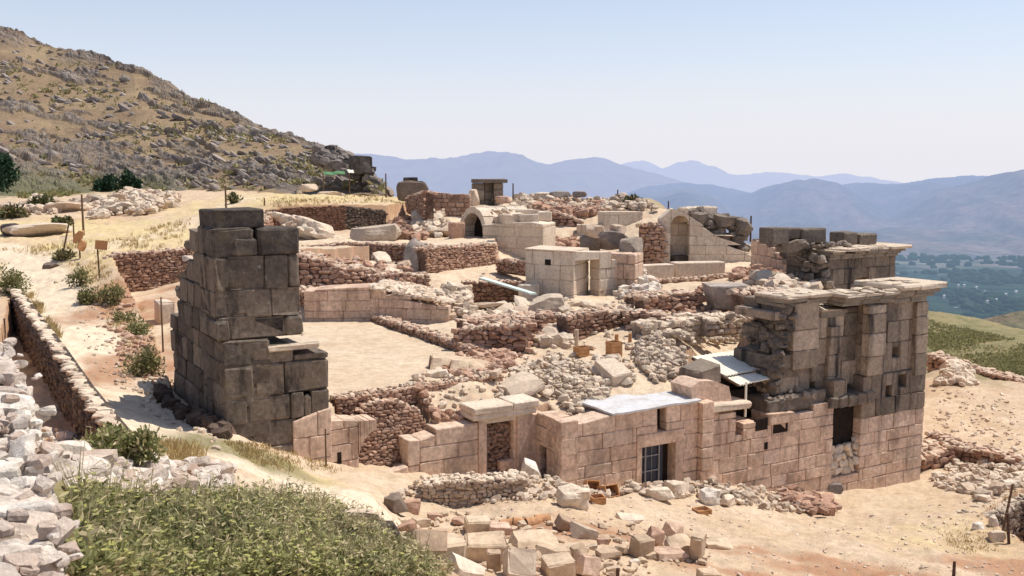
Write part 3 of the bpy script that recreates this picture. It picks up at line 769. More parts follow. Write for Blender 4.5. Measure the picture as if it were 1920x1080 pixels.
# ---- arched fragment of wall at the far left of the front
root = thing('arched_wall', 'low pink ashlar wall fragment with a broken arch, right of the dark tower', 'wall')
b = MB(); fr = PD
u0, u1 = fr.u(618, 830), fr.u(673, 830)
ashlar(b, fr, u0, u1, pf(fr, [(618, 788), (706, 789)]), 3.4, .9, .52, .8, seed=3, jit=.01)
b.build('masonry', M['ashlar'], root)
b = MB()
arcp = [(672, 790), (688, 789.5), (706, 789)]
inn = [(673, 853), (676, 838), (683, 824), (693, 812), (706, 803)]
A = [fr.uz(*p) for p in inn]; T = [fr.uz(673, 790), fr.uz(706, 789)]
for k in range(4):
    (ua, za), (ub, zb) = A[k], A[k + 1]; zt = T[0][1]
    polyx(b, fr, [(ua + .006, za), (ub - .006, zb), (ub - .006, zt - .01 * k), (ua + .006, zt)], -.02, .85, (random.random(), .05, 0, 0))
b.build('arch_stone', M['ashlar'], root)
b = MB(); box(b, fr, fr.u(632, 850), fr.u(640, 850), -.012, .1, fr.uz(636, 878)[1], fr.uz(636, 848)[1], (.5, 1, 0, 0)); b.build('niche', M['shade_void'], root)  # dark box on the wall face paints the niche's shade

# ---- low wall and doorway
root = thing('doorway_wall', 'pink ashlar wall with a tall doorway blocked by dark red rubble', 'wall')
b = MB(); fr = PD
ua, ub = fr.u(765, 870), fr.u(897, 870)
top = pf(fr, [(760, 826), (806, 823), (812, 816), (856, 808), (858, 788), (893, 783), (898, 783)])
ashlar(b, fr, ua, ua + .42, top, 2.2, .8, 1.1, .6, seed=5, jit=.01)
ashlar(b, fr, ua + .42, ub, top, 2.2, .8, .58, 1.5, seed=8, jit=.01)
b.build('masonry', M['ashlar'], root)
b = MB()
dj0, dj1, dj2, dj3 = fr.u(897, 840), fr.u(915, 840), fr.u(965, 840), fr.u(992, 840)
zl = fr.uz(930, 793)[1]; zs = fr.uz(940, 886)[1]
hexa(b, fr.W, dj0, dj1 - .1, -.05, .8, 2.2, zl + .12, zl + .12, .02, .005, (.2, 0, 0, 0))
hexa(b, fr.W, dj1 - .1, dj1, .06, .8, zs, zl, zl, .02, .005, (.4, 0, 0, 0))
hexa(b, fr.W, dj2, dj2 + .1, .06, .8, zs, zl, zl, .02, .005, (.4, 0, 0, 0))
hexa(b, fr.W, dj2 + .1, dj3 + .6, -.05, .8, 2.2, zl + .12, zl + .12, .02, .005, (.7, 0, 0, 0))
b.build('jamb', M['ashlar'], root)
b = MB()
l0, l1 = fr.u(884, 770), fr.u(1002, 750); zt = fr.uz(940, 757)[1]
zq = fr.uz(940, 781)[1]
hexa(b, fr.W, dj1 - .1, dj2 + .1, .03, .8, zl, zl + .12, zl + .12, .015, .004, (.5, 0, 0, 0))
hexa(b, fr.W, dj0 + .0, l1 - .1, -.05, .8, zl + .12, zq, zq, .02, .006, (.4, 0, 0, 0))
hexa(b, fr.W, l0, l1, -.16, .85, zq, zq + .2, zq + .2, .03, .008, (.3, 0, 0, 0))
hexa(b, fr.W, l0 - .02, l0 + 1.5, -.22, .9, zq + .2, zt, zt, .05, .012, (.8, 0, 0, 0))
hexa(b, fr.W, l0 + 1.51, l1 + .1, -.2, .9, zq + .2, zt + .02, zt + .03, .05, .012, (.6, 0, 0, 0))
b.build('lintel', M['ashlar2'], root)
b = MB(); hexa(b, fr.W, dj1, dj2, -.04, .8, zs - .3, zs, zs, .02, .006, (.4, .1, 0, 0)); b.build('sill', M['ashlar'], root)
b = MB(); rubble(b, fr, dj1 + .01, dj2 - .01, zl - .03, zs, .5, .2, .32, dark=.45, cap=False); b.build('blocking', M['red'], root)
b = MB(); dressed(b, fr.W((dj1 + dj2) / 2 + .25, .16, zs + .2), (.55, .25, .34), (0, 0, TH)); b.build('loose_block', M['ashlar'], root)

# ---- return wall with a blocked niche
A = PD.W(fr.u(1003, 800), 0, 0); ug = PF.u(1052, 850); B = PF.W(ug, .0, 0)
fr = Fr.two(PD.W(ug, .0, 0), PF.W(ug, 0, 0))
root = thing('niche_wall', 'short side wall with a rubble-filled niche, between the blocked doorway and the gate wall', 'wall')
b = MB(); zt = PF.uz(1066, 790)[1]
ashlar(b, fr, 0, 1.6, prof([(0, zt + .0), (.7, zt + .05), (1.6, zt)]), 2.0, .7, .6, .8, opens=[(.25, 1.2, 2.0, zt - 1.1)], seed=4)
b.build('masonry', M['ashlar'], root)
b = MB(); rubble(b, fr, .26, 1.19, zt - 1.14, 2.0, .4, .17, .22, dark=.35, cap=False); b.build('blocking', M['brownw'], root)

# ---- gate wall
fr = PF
root = thing('gate_wall', 'long pink ashlar wall with a barred gate and a narrow slit above it', 'wall')
g0, g1 = fr.u(1052, 850), fr.u(1308, 840)
topf = pf(fr, [(1052, 798), (1070, 797), (1145, 784), (1146, 778), (1310, 752)])
d0, d1 = fr.u(1203, 870), fr.u(1266, 870); dz1 = fr.uz(1234, 834)[1]; dz0 = fr.uz(1234, 935)[1]
s0, s1 = fr.u(1233, 790), fr.u(1250, 790); sz0, sz1 = fr.uz(1241, 812)[1], fr.uz(1241, 766)[1]
b = MB()
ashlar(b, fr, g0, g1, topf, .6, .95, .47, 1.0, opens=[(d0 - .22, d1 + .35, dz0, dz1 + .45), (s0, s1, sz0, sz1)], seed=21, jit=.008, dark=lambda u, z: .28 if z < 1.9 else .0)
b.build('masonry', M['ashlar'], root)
b = MB()
hexa(b, fr.W, d0 - .22, d0, -.03, .9, dz0, dz1, dz1, .02, .005, (.3, 0, 0, 0)); hexa(b, fr.W, d1, d1 + .35, -.03, .9, dz0, dz1, dz1, .02, .005, (.6, 0, 0, 0))
hexa(b, fr.W, d0 - .22, d1 + .35, -.04, .9, dz1, dz1 + .45, dz1 + .45, .02, .005, (.9, 0, 0, 0))
b.build('door_frame', M['ashlar'], root)
gate = MB(); gw = d1 - d0
for k in range(4):
    u = d0 + .05 + (gw * .62) * k / 3
    tube(gate, fr.W(u, .3, dz0), fr.W(u, .3, dz1 - .04), .012)
for z in (dz0 + .35, dz0 + .95, dz0 + 1.5, dz1 - .1): box(gate, fr, d0 + .02, d0 + gw * .66, .28, .31, z, z + .04)
for u in (d0 + .04, d0 + gw * .24, d0 + gw * .64): box(gate, fr, u, u + .05, .27, .32, dz0, dz1 - .02)
gate.build('gate', M['metal'], root)
b = MB(); box(b, fr, d0 + .02, d1 - gw * .2, .34, .36, dz0, dz1 - .02); b.build('gate_panel', plain('dark_blue_sheet', (.05, .055, .075), .5, .2, 6), root)
b = MB(); box(b, fr, d0, d1, .44, .5, dz0, dz1, (.5, .5, 0, 0)); b.build('interior_shade_sheet', M['shade_void'], root); b = MB(); box(b, fr, s0, s1, .4, .46, sz0, sz1, (.5, .5, 0, 0)); b.build('interior_shade_sheet', M['shade_void'], root)  # dark sheets behind gate and slit stand for the shade inside

# flat roofing sheet over the gate wall
b = MB(); us = np.linspace(fr.u(1146, 776), fr.u(1312, 752), 26); ws = np.linspace(-.12, 3.3, 16)
Um, Wm = np.meshgrid(us, ws); zr = np.vectorize(topf)(Um) + .07 + Wm * .03 + fbm(Um * 1.1, Wm * 1.1, 3, 4) * .12
Um = Um + np.where(Wm > 0, (Wm - .0) * -.06, 0) + (fbm(Wm * 2, Um * 0, 2, 3) * .12)
V = fr.W(Um.ravel(), Wm.ravel(), zr.ravel()); i = np.arange(26 * 16).reshape(16, 26)
F = np.stack([i[:-1, :-1], i[:-1, 1:], i[1:, 1:], i[1:, :-1]], -1).reshape(-1, 4)
n = len(V); b.add(np.concatenate([V, V - [0, 0, .07]]), [F, F[:, ::-1] + n])
rim = np.concatenate([i[0], i[1:, -1], i[-1, ::-1][1:], i[::-1, 0][1:-1]])
q = np.array([[rim[k], rim[k] + n, rim[(k + 1) % len(rim)] + n, rim[(k + 1) % len(rim)]] for k in range(len(rim))]); b.add(np.concatenate([V, V - [0, 0, .07]]), q)
M['roofsheet'] = stone_mat('pale_roof_sheet', (.58, .56, .55), (.62, .60, .60), (.52, .49, .46), dark=(.36, .30, .23), stain=.5, streak=False, tint=.2, bstr=.3)
tag(b.build('roof_sheet', M['roofsheet']), 'grey weathered flat sheet lying over the top of the gate wall', 'roof sheet')

# ---- pier between gate wall and buttress wall, with a broken mass on top
root = thing('wall_pier', 'narrow pink stone pier beside the gate with a broken mass of masonry on top', 'pier')
b = MB(); p0, p1 = fr.u(1308, 840), fr.u(1330, 840)
ashlar(b, fr, p0, p1, fr.uz(1318, 752)[1], .4, 1.2, .5, 2, w0=-.22, seed=6, dark=lambda u, z: .15)
b.build('masonry', M['ashlar'], root)
b = MB()
polyx(b, fr, pts(fr, [(1304, 756), (1300, 728), (1318, 716), (1345, 716), (1372, 726), (1378, 756)]), .15, 1.3, (.3, .15, 0, 0))
b.build('broken_core', M['ashlar'], root)
b = MB(); hexa(b, fr.W, fr.u(1333, 700), fr.u(1374, 700), .6, 1.8, fr.uz(1350, 728)[1], fr.uz(1350, 700)[1], fr.uz(1350, 690)[1], .1, .05, (.2, .3, 0, 0)); b.build('capping_stone', M['grey'], root)

# ---- buttress wall
root = thing('buttress_wall', 'tall pink ashlar wall with a rounded pale top block, below the white shelter roof', 'wall')
b = MB()
q0, q1 = fr.u(1328, 850), fr.u(1561, 830)
top = pf(fr, [(1328, 768), (1377, 765), (1378, 786), (1409, 786), (1410, 806), (1440, 803), (1441, 793), (1484, 790), (1485, 764), (1552, 752), (1562, 752)])
h0, h1 = fr.u(1380, 800), fr.u(1393, 800); hz0, hz1 = fr.uz(1386, 816)[1], fr.uz(1386, 786)[1]
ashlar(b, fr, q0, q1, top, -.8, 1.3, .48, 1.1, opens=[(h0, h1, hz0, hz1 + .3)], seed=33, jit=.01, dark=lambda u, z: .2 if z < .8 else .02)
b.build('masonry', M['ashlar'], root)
b = MB(); za = fr.uz(1370, 770)[1]
hexa(b, fr.W, fr.u(1326, 760), fr.u(1409, 760), -.14, 1.2, za, fr.uz(1330, 756)[1], fr.uz(1405, 752)[1], .16, .02, (.9, 0, 0, 0)); b.build('rounded_block', M['ashlar2'], root)
b = MB(); zb = fr.uz(1462, 794)[1]; hexa(b, fr.W, fr.u(1440, 780), fr.u(1487, 780), -.1, .9, zb, fr.uz(1440, 776)[1], fr.uz(1487, 771)[1], .05, .02, (.8, .05, 0, 0)); b.build('upper_block', M['ashlar'], root)
b = MB(); zc = fr.uz(1520, 766)[1]
hexa(b, fr.W, fr.u(1445, 750), fr.u(1556, 745), .15, 2.2, zc - .05, fr.uz(1450, 752)[1], fr.uz(1552, 731)[1], .1, .05, (.4, .6, 0, 0))
for k in range(26): stone(b, fr.W(fr.u(1447, 750) + random.random() * 2.6, .12 + random.random() * .8, fr.uz(1500, 740)[1] + random.uniform(-.35, .05)), (random.uniform(.15, .35),) * 3)
b.build('rough_beam', M['grey'], root)
b = MB(); box(b, fr, fr.u(1396, 800), fr.u(1487, 800), 1.35, 1.5, fr.uz(1440, 812)[1], fr.uz(1440, 757)[1] + .3, (.5, .5, 0, 0)); b.build('interior_shade_sheet', M['shade_void'], root)  # dark sheet painted as the shade behind the wall top
for px, py, hw, hh in ((1436, 836, .09, .14), (1428, 796, .3, .22), (1463, 803, .38, .17)):
    b = MB(); u, z = fr.uz(px, py); box(b, fr, u - hw, u + hw, -.013, .1, z - hh, z + hh); b.build('socket_shade_patch', M['shade_void'], root)  # dark boxes on the face, painted as shaded sockets

# ---- great right-hand tower wall
root = thing('corner_tower', 'tall stained corner tower with broken cornices on its crown, right end of the front', 'tower')
c0, c1 = fr.u(1560, 820), fr.u(1731, 800)
zline = fr.uz(1650, 779)[1]; ztier = fr.uz(1650, 702)[1]
o0, o1 = fr.u(1561, 800), fr.u(1614, 800); oz0, oz1 = fr.uz(1588, 891)[1], fr.uz(1588, 762)[1]
b = MB()
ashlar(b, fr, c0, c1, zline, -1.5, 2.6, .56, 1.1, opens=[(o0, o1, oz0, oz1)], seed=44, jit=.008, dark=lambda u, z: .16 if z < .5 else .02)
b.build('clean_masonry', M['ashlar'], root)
b = MB()
hl0, hl1 = fr.u(1677, 712), fr.u(1703, 712)
ashlar(b, fr, c0, c1, ztier, zline, 2.6, .8, 1.3, w0=-.02, seed=45, pale=(0, 0, 0, .1), coreg=.6, jit=.02, bev=.03,
       opens=[(o0, o1, 0, oz1), (fr.u(1684, 712), fr.u(1699, 712), fr.uz(1690, 726)[1], fr.uz(1690, 702)[1]), (fr.u(1660, 728), fr.u(1672, 728), fr.uz(1668, 742)[1], fr.uz(1668, 722)[1]), (fr.u(1588, 730), fr.u(1618, 730), fr.uz(1600, 742)[1], fr.uz(1600, 706)[1])], dark=lambda u, z: .5)
b.build('stained_masonry', M['tower'], root)
b = MB()
for k in range(5): hexa(b, fr.W, fr.u(1553, 750) + k * .52, fr.u(1553, 750) + k * .52 + .5, -.12, .9, oz1 + .02, oz1 + random.uniform(.42, .55), oz1 + random.uniform(.42, .55), .07, .04, (random.random(), .45, 0, 0))
b.build('rough_lintel', M['grey'], root)
b = MB(); zi = fr.uz(1588, 832)[1]; rubble(b, fr, o0 + .01, o1 - .01, prof([(o0, zi + .1), (o0 + .6, zi - .12), (o1, zi + .15)]), oz0, .6, .3, .12, dark=.02, cap=False, flat=.85); b.build('blocking', M['ashlar2'], root)
b = MB(); box(b, fr, o0, o1, .4, .5, oz0, oz1, (.5, .5, 0, 0)); box(b, fr, fr.u(1584, 730), fr.u(1703, 730), .9, 1, fr.uz(1640, 745)[1], ztier, (.5, .5, 0, 0)); b.build('interior_shade_sheet', M['shade_void'], root)  # dark sheets close the openings in place of real shade
# upper storey
e0, e1 = fr.u(1462, 640), fr.u(1731, 620)
zt_l = [(1440, 700), (1452, 688), (1456, 660), (1466, 640), (1466, 600), (1470, 566), (1535, 562), (1536, 592), (1584, 590), (1585, 566), (1690, 560), (1733, 556)]
b = MB(); f6 = fr.back(.55)
topu = pf(f6, zt_l)
ua_, ub_, uc_ = f6.u(1448, 690), f6.u(1624, 640), fr.u(1731, 620)
dk = lambda u, z: .32 + 1.15 * (vnoise(np.array([u * .9]), np.array([z * .9]), 3)[0] - .5)
ashlar(b, f6, ua_, f6.u(1632, 640), topu, fr.uz(1520, 738)[1], 2.2, 1.05, 1.0, seed=51, pale=(0, 0, 0, .1), coreg=.6, jit=.05, bev=.04, rough=.012, dark=dk,
       opens=[(f6.u(1520, 722), f6.u(1530, 722), f6.uz(1525, 730)[1], f6.uz(1525, 716)[1]), (f6.u(1566, 648), f6.u(1574, 648), f6.uz(1570, 652)[1], f6.uz(1570, 640)[1])])
topr = pf(fr, [(1620, 566), (1690, 560), (1733, 556)])
ashlar(b, fr, fr.u(1626, 640), uc_, topr, ztier, 2.6, 1.05, .9, seed=52, pale=(0, 0, 0, .1), coreg=.6, jit=.03, bev=.035, rough=.01, dark=dk, w0=.08,
       opens=[(fr.u(1676, 660), fr.u(1692, 660), fr.uz(1684, 671)[1], fr.uz(1684, 651)[1]), (fr.u(1657, 614), fr.u(1663, 614), fr.uz(1660, 626)[1], fr.uz(1660, 607)[1])])
b.build('upper_masonry', M['tower'], root)
b = MB(); box(b, fr, fr.u(1655, 640), fr.u(1695, 640), .9, 1.0, fr.uz(1684, 675)[1], fr.uz(1684, 604)[1]); b.build('recess_shade_sheet', M['shade_void'], root); b = MB(); box(b, f6, f6.u(1516, 700), f6.u(1580, 700), .8, .9, f6.uz(1525, 732)[1], f6.uz(1525, 636)[1]); b.build('recess_shade_sheet', M['shade_void'], root)  # dark sheets paint the shade behind the upper openings
for (pa, pb, yt, yb, ff, w) in ((1484, 1532, 566, 690, f6, .14), (1548, 1571, 612, 738, f6, .16), (1625, 1657, 572, 703, fr, -.12), (1713, 1735, 566, 702, fr, -.12)):
    b = MB(); m = (pa + pb) / 2; ua, ub = ff.u(pa, (yt + yb) / 2), ff.u(pb, (yt + yb) / 2)
    ashlar(b, ff, ua, ub, ff.uz(m, yt)[1], ff.uz(m, yb)[1], .4, .85, 3, seed=int(pa), w0=-w if ff is f6 else w, jit=.03, bev=.03, dark=lambda u, z: .22)
    b.build('pilaster', M['tower'], root)
def cornice(root, ff, pa, pb, y0, y1, pr, flare=0.0, mat='tower', w1=1.4, rng=3):
    """broken projecting cornice: stacked mouldings under a slab painted paler for its sunlit top"""
    b = MB(); ua, ub = ff.u(pa, (y0 + y1) / 2), ff.u(pb, (y0 + y1) / 2); zt, zb = ff.uz((pa + pb) / 2, y0)[1], ff.uz((pa + pb) / 2, y1)[1]
    h = zt - zb; n = max(1, int((ub - ua) / .85)); e = np.linspace(ua, ub, n + 1)
    for k in range(n):
        a, c = e[k] + .01, e[k + 1] - .01
        for (f0, f1, p) in ((0, .3, .25), (.3, .5, .5), (.5, .72, .8), (.72, 1, 1)):
            if 0 < k < n - 1 and f1 > .7 and random.random() < .3: continue
            p = p * random.uniform(.7, 1.12)
            fl = flare * p if k == n - 1 else 0
            hexa(b, ff.W, a - (.12 * p if k == 0 else 0), c + fl, -pr * p, w1, zb + h * f0, zb + h * f1, zb + h * f1 + (random.uniform(-.1, .08) if f1 == 1 else 0), .05, .03, (random.random(), .5 if f1 < 1 else .0, 0, 0 if f1 < 1 else .6))  # top slab mixed paler, as sunlight on its upper face
        for _ in range(5): stone(b, ff.W(random.uniform(a, c), random.uniform(-pr * .6, w1 * .8), zt + .0), (random.uniform(.3, .6), random.uniform(.25, .45), random.uniform(.08, .16)), (random.uniform(-.1, .1),) * 3, (random.random(), .0, 0, .7))
    b.build('cornice', M[mat], root)
M['tower_c'] = stone_mat('cornice_stone', (.52, .42, .32), (.60, .50, .39), (.44, .35, .27), dark=(.045, .038, .034), stain=.25, lichen=.3, tint=.4)
cornice(root, f6, 1466, 1546, 551, 572, .35, .1, 'tower_c')
cornice(root, f6, 1538, 1586, 577, 594, .2, 0, 'tower_c')
cornice(root, fr, 1580, 1676, 547, 570, .35, .0, 'tower_c')
cornice(root, fr, 1676, 1732, 532, 566, .55, .75, 'tower_c', 2.0)
b = MB()
for k in range(150):                      # broken left edge of the core
    y = random.uniform(575, 735); x = np.interp(y, [575, 640, 690, 735], [1476, 1466, 1454, 1450]) + random.uniform(-4, 12)
    u, z = f6.uz(x, y); stone(b, f6.W(u, random.uniform(-.1, 1.6), z), (random.uniform(.25, .6), random.uniform(.3, .6), random.uniform(.2, .45)), None, (random.random(), random.uniform(.4, .8), 0, 0))
b.build('rubble_core', M['grey'], root)

# ---- second tower behind
fr2 = Fr(P(1615, 500, 54)[:2], U2)
root = thing('rear_tower', 'smaller dark tower with a wide projecting cornice, standing behind the corner tower', 'tower')
b = MB()
ashlar(b, fr2, fr2.u(1552, 520), fr2.u(1678, 520), fr2.uz(1620, 478)[1], 3.0, 3.0, .75, 1.1, seed=61, pale=(0, 0, 0, .1), coreg=.6, jit=.04, bev=.04, dark=lambda u, z: .6, opens=[(fr2.u(1606, 525), fr2.u(1628, 525), fr2.uz(1617, 535)[1], fr2.uz(1617, 520)[1])])
b.build('masonry', M['tower'], root)
b = MB(); box(b, fr2, fr2.u(1600, 525), fr2.u(1632, 525), .35, .45, fr2.uz(1617, 538)[1], fr2.uz(1617, 518)[1], (.6, .3, .6, 0)); b.build('recess', M['red'], root)
cornice(root, fr2, 1554, 1678, 464, 483, .45, .75, 'tower_c', 3.0)
b = MB()
for k in range(40):
    y = random.uniform(470, 560); x = 1550 + random.uniform(-16, 8) - (y - 470) * .05
    u, z = fr2.uz(x, y); stone(b, fr2.W(u, random.uniform(-.3, 2), z), (random.uniform(.35, .8), random.uniform(.4, .7), random.uniform(.25, .5)), None, (random.random(), random.uniform(.1, .7), 0, 0))
b.build('broken_edge', M['grey'], root)

# stepped wall running up to the rear tower
fr3 = Fr(P(1480, 500, 58)[:2], Fr.two(P(1405, 480, 63), P(1548, 520, 54)).d)
root = thing('stepped_wall', 'pink ruined wall with a stepped broken top, left of the rear tower', 'wall')
b = MB()
ashlar(b, fr3, fr3.u(1407, 480), fr3.u(1552, 520), pf(fr3, [(1405, 449), (1424, 452), (1426, 462), (1452, 464), (1453, 486), (1500, 490), (1501, 497), (1528, 500), (1530, 515), (1552, 518)]), 4.5, 1.0, .6, 1.1, seed=71, jit=.03, bev=.04, dark=lambda u, z: .1)
b.build('masonry', M['ashlar'], root)
b = MB()
for px, py, sx, sz, g in ((1416, 452, .9, .3, .1), (1440, 460, .7, .35, .5), (1465, 476, .9, .5, .6), (1480, 474, .7, .6, .55), (1500, 470, 1.1, .55, .15), (1515, 484, .6, .5, .2), (1455, 483, .8, .3, .15), (1478, 488, 1.2, .3, .2), (1520, 500, .9, .35, .2), (1535, 505, .8, .5, .5), (1540, 515, 1.3, .5, .3)):
    u, z = fr3.uz(px, py); stone(b, fr3.W(u, .4, z), (sx, .8, sz), (random.uniform(-.2, .2), random.uniform(-.2, .2), TH + random.uniform(-.5, .5)), (random.random(), g, 0, 0), 2)
tag(b.build('loose_capping', M['grey'], root), kind='stuff')

# blocks standing on the rear tower and beside it
for (x0, x1, y0, y1, w, lab, kd) in ((1477, 1510, 429, 462, 1.6, 'dark squared block with a flat top, left end of the row beside the rear tower', 0), (1507, 1541, 430, 452, 2.0, 'dark block wedged second in the row beside the rear tower', 0),
      (1539, 1586, 430, 460, 1.8, 'broad grey boulder with a rounded pale top, beside the rear tower', 0), (1508, 1540, 453, 476, 1.5, 'small dark stone tucked under the row beside the rear tower', 2),
      (1611, 1640, 437, 464, 1.6, 'rounded grey stone standing on the rear tower cornice', 0), (1642, 1676, 440, 464, 1.6, 'square dark block standing on the rear tower cornice', 0)):
    b = MB(); ua, za = fr2.uz(x0, y1); ub, zb = fr2.uz(x1, y0)
    c = fr2.W((ua + ub) / 2, w, (za + zb) / 2)
    if kd == 0: dressed(b, c, (ub - ua, 1.0, zb - za), (0, 0, TH + random.uniform(-.1, .1)), .06, .025, (random.random(), .55, 0, 0))
    else: stone(b, c, ((ub - ua) * 1.1, 1.0, (zb - za) * 1.15), (0, 0, TH), (.8, .25, 0, 0), kd)
    o = b.build('stone_block', M['grey']); recentre(o, c - [0, 0, (zb - za) / 2]); tag(o, lab, 'stone block', 'blocks along the rear tower top')
b = MB()
for k in range(30):
    u, z = fr2.uz(random.uniform(1536, 1612), 462); stone(b, fr2.W(u, random.uniform(.4, 2.5), z + random.uniform(-.1, .1)), (random.uniform(.3, .8), random.uniform(.3, .6), random.uniform(.15, .3)), None, (random.random(), .3, 0, 0))
tag(b.build('rubble_heap', M['grey']), 'flat grey rubble strewn between the blocks on the rear tower', 'rubble', kind='stuff')

# ---- white shelter
b = MB(); rubble(b, fr, fr.u(1392, 780), fr.u(1512, 780), 4.75, 2.9, .6, .3, w0=2.3, dark=.85, cap=False)  # dark wall added so the recess under the roof looks shaded
tag(b.build('rubble_wall', M['brownw']), 'added rubble wall coloured dark as the shade inside the recess under the white shelter', 'wall')
root = thing('shelter', 'small open shelter with a white sheet roof on thin posts, against the corner tower', 'shelter')
za = 13 - 5.9
def SP(px, py, Y): return P(px, py, Y)
c = [P(1298, 668, 39.6), P(1415, 651, 42.0), P(1462, 702, 38.9), P(1385, 718, 36.9)]
def sheet(b, c, th, nu=90, nv=10, wav=.014):
    s, t = np.meshgrid(np.linspace(0, 1, nu), np.linspace(0, 1, nv))
    Vv = ((1 - s) * (1 - t))[..., None] * c[0] + (s * (1 - t))[..., None] * c[1] + (s * t)[..., None] * c[2] + ((1 - s) * t)[..., None] * c[3]
    Vv = Vv.reshape(-1, 3); Vv[:, 2] += (np.sin(s.ravel() * 100) * wav) + fbm(s.ravel() * 3, t.ravel() * 3, 2, 4) * .06
    i = np.arange(nu * nv).reshape(nv, nu); Fq = np.stack([i[:-1, :-1], i[1:, :-1], i[1:, 1:], i[:-1, 1:]], -1).reshape(-1, 4)
    n = len(Vv); rim = np.concatenate([i[0], i[1:, -1], i[-1, ::-1][1:], i[::-1, 0][1:-1]])
    q = np.array([[rim[k], rim[(k + 1) % len(rim)], rim[(k + 1) % len(rim)] + n, rim[k] + n] for k in range(len(rim))])
    b.add(np.concatenate([Vv, Vv - [0, 0, th]]), [Fq, Fq[:, ::-1] + n, q])
b = MB(); m1 = c[1] * .28 + c[2] * .72; m0 = c[0] * .28 + c[3] * .72
sheet(b, [c[0], c[1], m1, m0], .05); b.build('roof', M['white_sheet'], root)
b = MB(); sheet(b, [m0 * .97 + c[3] * .03 - [0, 0, .09], m1 * .97 + c[2] * .03 - [0, 0, .09], c[2] - [0, 0, .06], c[3] - [0, 0, .06]], .05); b.build('roof_flap', M['white_sheet'], root)
for px, py, Y in ((1399, 716, 37.3), (1441, 708, 38.5)):
    b = MB(); a = P(px, py, Y); tube(b, [a[0], a[1], 3.6], a, .045); b.build('post', M['white_sheet'], root)
b = MB()
a0, a1 = c[0] - [0, 0, .1], c[3] - [0, 0, .1]
tube(b, a0, a1, .05); b.build('beam', M['wood'], root); b = MB(); tube(b, c[1] - [0, 0, .1], c[2] - [0, 0, .1], .05); b.build('beam', M['wood'], root)

# ---- dark tower on the left
root = thing('dark_tower', 'dark lichen-stained tower of huge blocks at the left end of the front', 'tower')
fr = PD
zb_ = fr.uz(520, 770)[1]
def lsup(px, py, u): # height at a pixel on the left side plane through u
    f = Fr(PD.W(u, 0, 0), PD.n * -1); return f.uz(px, py)
M['dtower'] = stone_mat('dark_tower_stone', (.27, .21, .16), (.36, .28, .21), (.19, .155, .125), dark=(.02, .018, .02), stain=.8, lichen=.6, tint=.6, fleck=None)
uL, uR = fr.u(419, 700), fr.u(617, 740)
zl0 = fr.uz(500, 800)[1]; zl1 = fr.uz(430, 641)[1]
# front face, lower storey
b = MB()
topl = pf(fr, [(425, 641), (505, 641), (506, 656), (597, 654), (598, 673), (616, 672), (617, 760)])
ashlar(b, fr, uL, uR, topl, 4.0, 2.6, .78, 1.15, seed=82, pale=(0, 0, 0, .06), coreg=.9, jit=.035, bev=.045, rough=.016, dark=lambda u, z: .4 + .5 * (vnoise(np.array([u * .8]), np.array([z * 1.1]), 8)[0] - .5), chv=.25, opens=[(fr.u(569, 738), fr.u(583, 738), fr.uz(575, 741)[1], fr.uz(575, 733)[1])])
b.build('lower_masonry', M['dtower'], root)
b = MB(); hexa(b, fr.W, fr.u(502, 648), fr.u(598, 648), -.06, 1.2, fr.uz(550, 656)[1] + .0, fr.uz(550, 646)[1], fr.uz(595, 640)[1], .04, .02, (.9, .0, 0, .7)); b.build('slab', M['tower_c'], root)
# side face, lower: runs back to the left
fs = Fr.two(fr.W(uL, 7.0, 0), fr.W(uL, 0, 0))
Ls = fs.L
us_ = lambda px, py: fs.u(px, py)
b = MB()
toplow = pf(fs, [(312, 606), (340, 618), (430, 641)])
ashlar(b, fs, 0, Ls - .01, fr.uz(427, 641)[1], 4.2, 1.4, .8, 1.0, seed=83, pale=(0, 0, 0, .06), coreg=.9, jit=.06, bev=.05, rough=.02, dark=lambda u, z: .42 + .5 * (vnoise(np.array([u * .8]), np.array([z * 1.1]), 18)[0] - .5))
b.build('side_masonry', M['dtower'], root)
# upper storey
uU0, uU1 = fr.u(402, 550), fr.u(566, 550); z0 = fr.uz(430, 640)[1]
b = MB()
fu = fr.back(.10)
topu = pf(fu, [(430, 432), (440, 432), (441, 466), (443, 466), (444, 430), (566, 428)])
topu = pf(fu, [(396, 430), (432, 430), (433, 468), (444, 468), (445, 430), (566, 427)])
zmid = fu.uz(500, 595)[1]
ashlar(b, fu, uU0, fu.u(570, 620), zmid, z0 + .01, 1.8, .8, 1.3, seed=86, pale=(0, 0, 0, .06), coreg=.9, jit=.05, bev=.055, rough=.02, dark=lambda u, z: .42 + .5 * (vnoise(np.array([u * .8]), np.array([z]), 28)[0] - .5))
ashlar(b, fu, uU0 + .03, fu.u(563, 550), topu, zmid + .005, 1.8, .95, .95, seed=85, pale=(0, 0, 0, .06), coreg=.9, jit=.05, bev=.045, rough=.018, dark=lambda u, z: .42 + .6 * (vnoise(np.array([u * .9]), np.array([z * 1.1]), 38)[0] - .5) if z < 10.6 else .75)
b.build('upper_masonry', M['dtower'], root)
fsu = Fr.two(fr.W(uU0, 5.2, 0), fr.W(uU0, .1, 0)); Lu = fsu.L
b = MB()
ztop = fu.uz(440, 468)[1]
ashlar(b, fsu, 0, Lu - .01, prof([(0, ztop - 2.0), (.7, ztop - 2.0), (.72, ztop - .85), (1.7, ztop - .85), (1.72, ztop + .3), (2.9, ztop + .3), (2.92, ztop + .62), (Lu, ztop + .62)]), z0, 1.2, .85, .9, seed=87, pale=(0, 0, 0, .06), coreg=.9, jit=.06, bev=.05, rough=.02, dark=lambda u, z: .42 + .5 * (vnoise(np.array([u * .9]), np.array([z]), 48)[0] - .5))
b.build('upper_side_masonry', M['dtower'], root)
b = MB(); zc0 = fu.uz(445, 428)[1]
ccx = fu.u(445, 420)
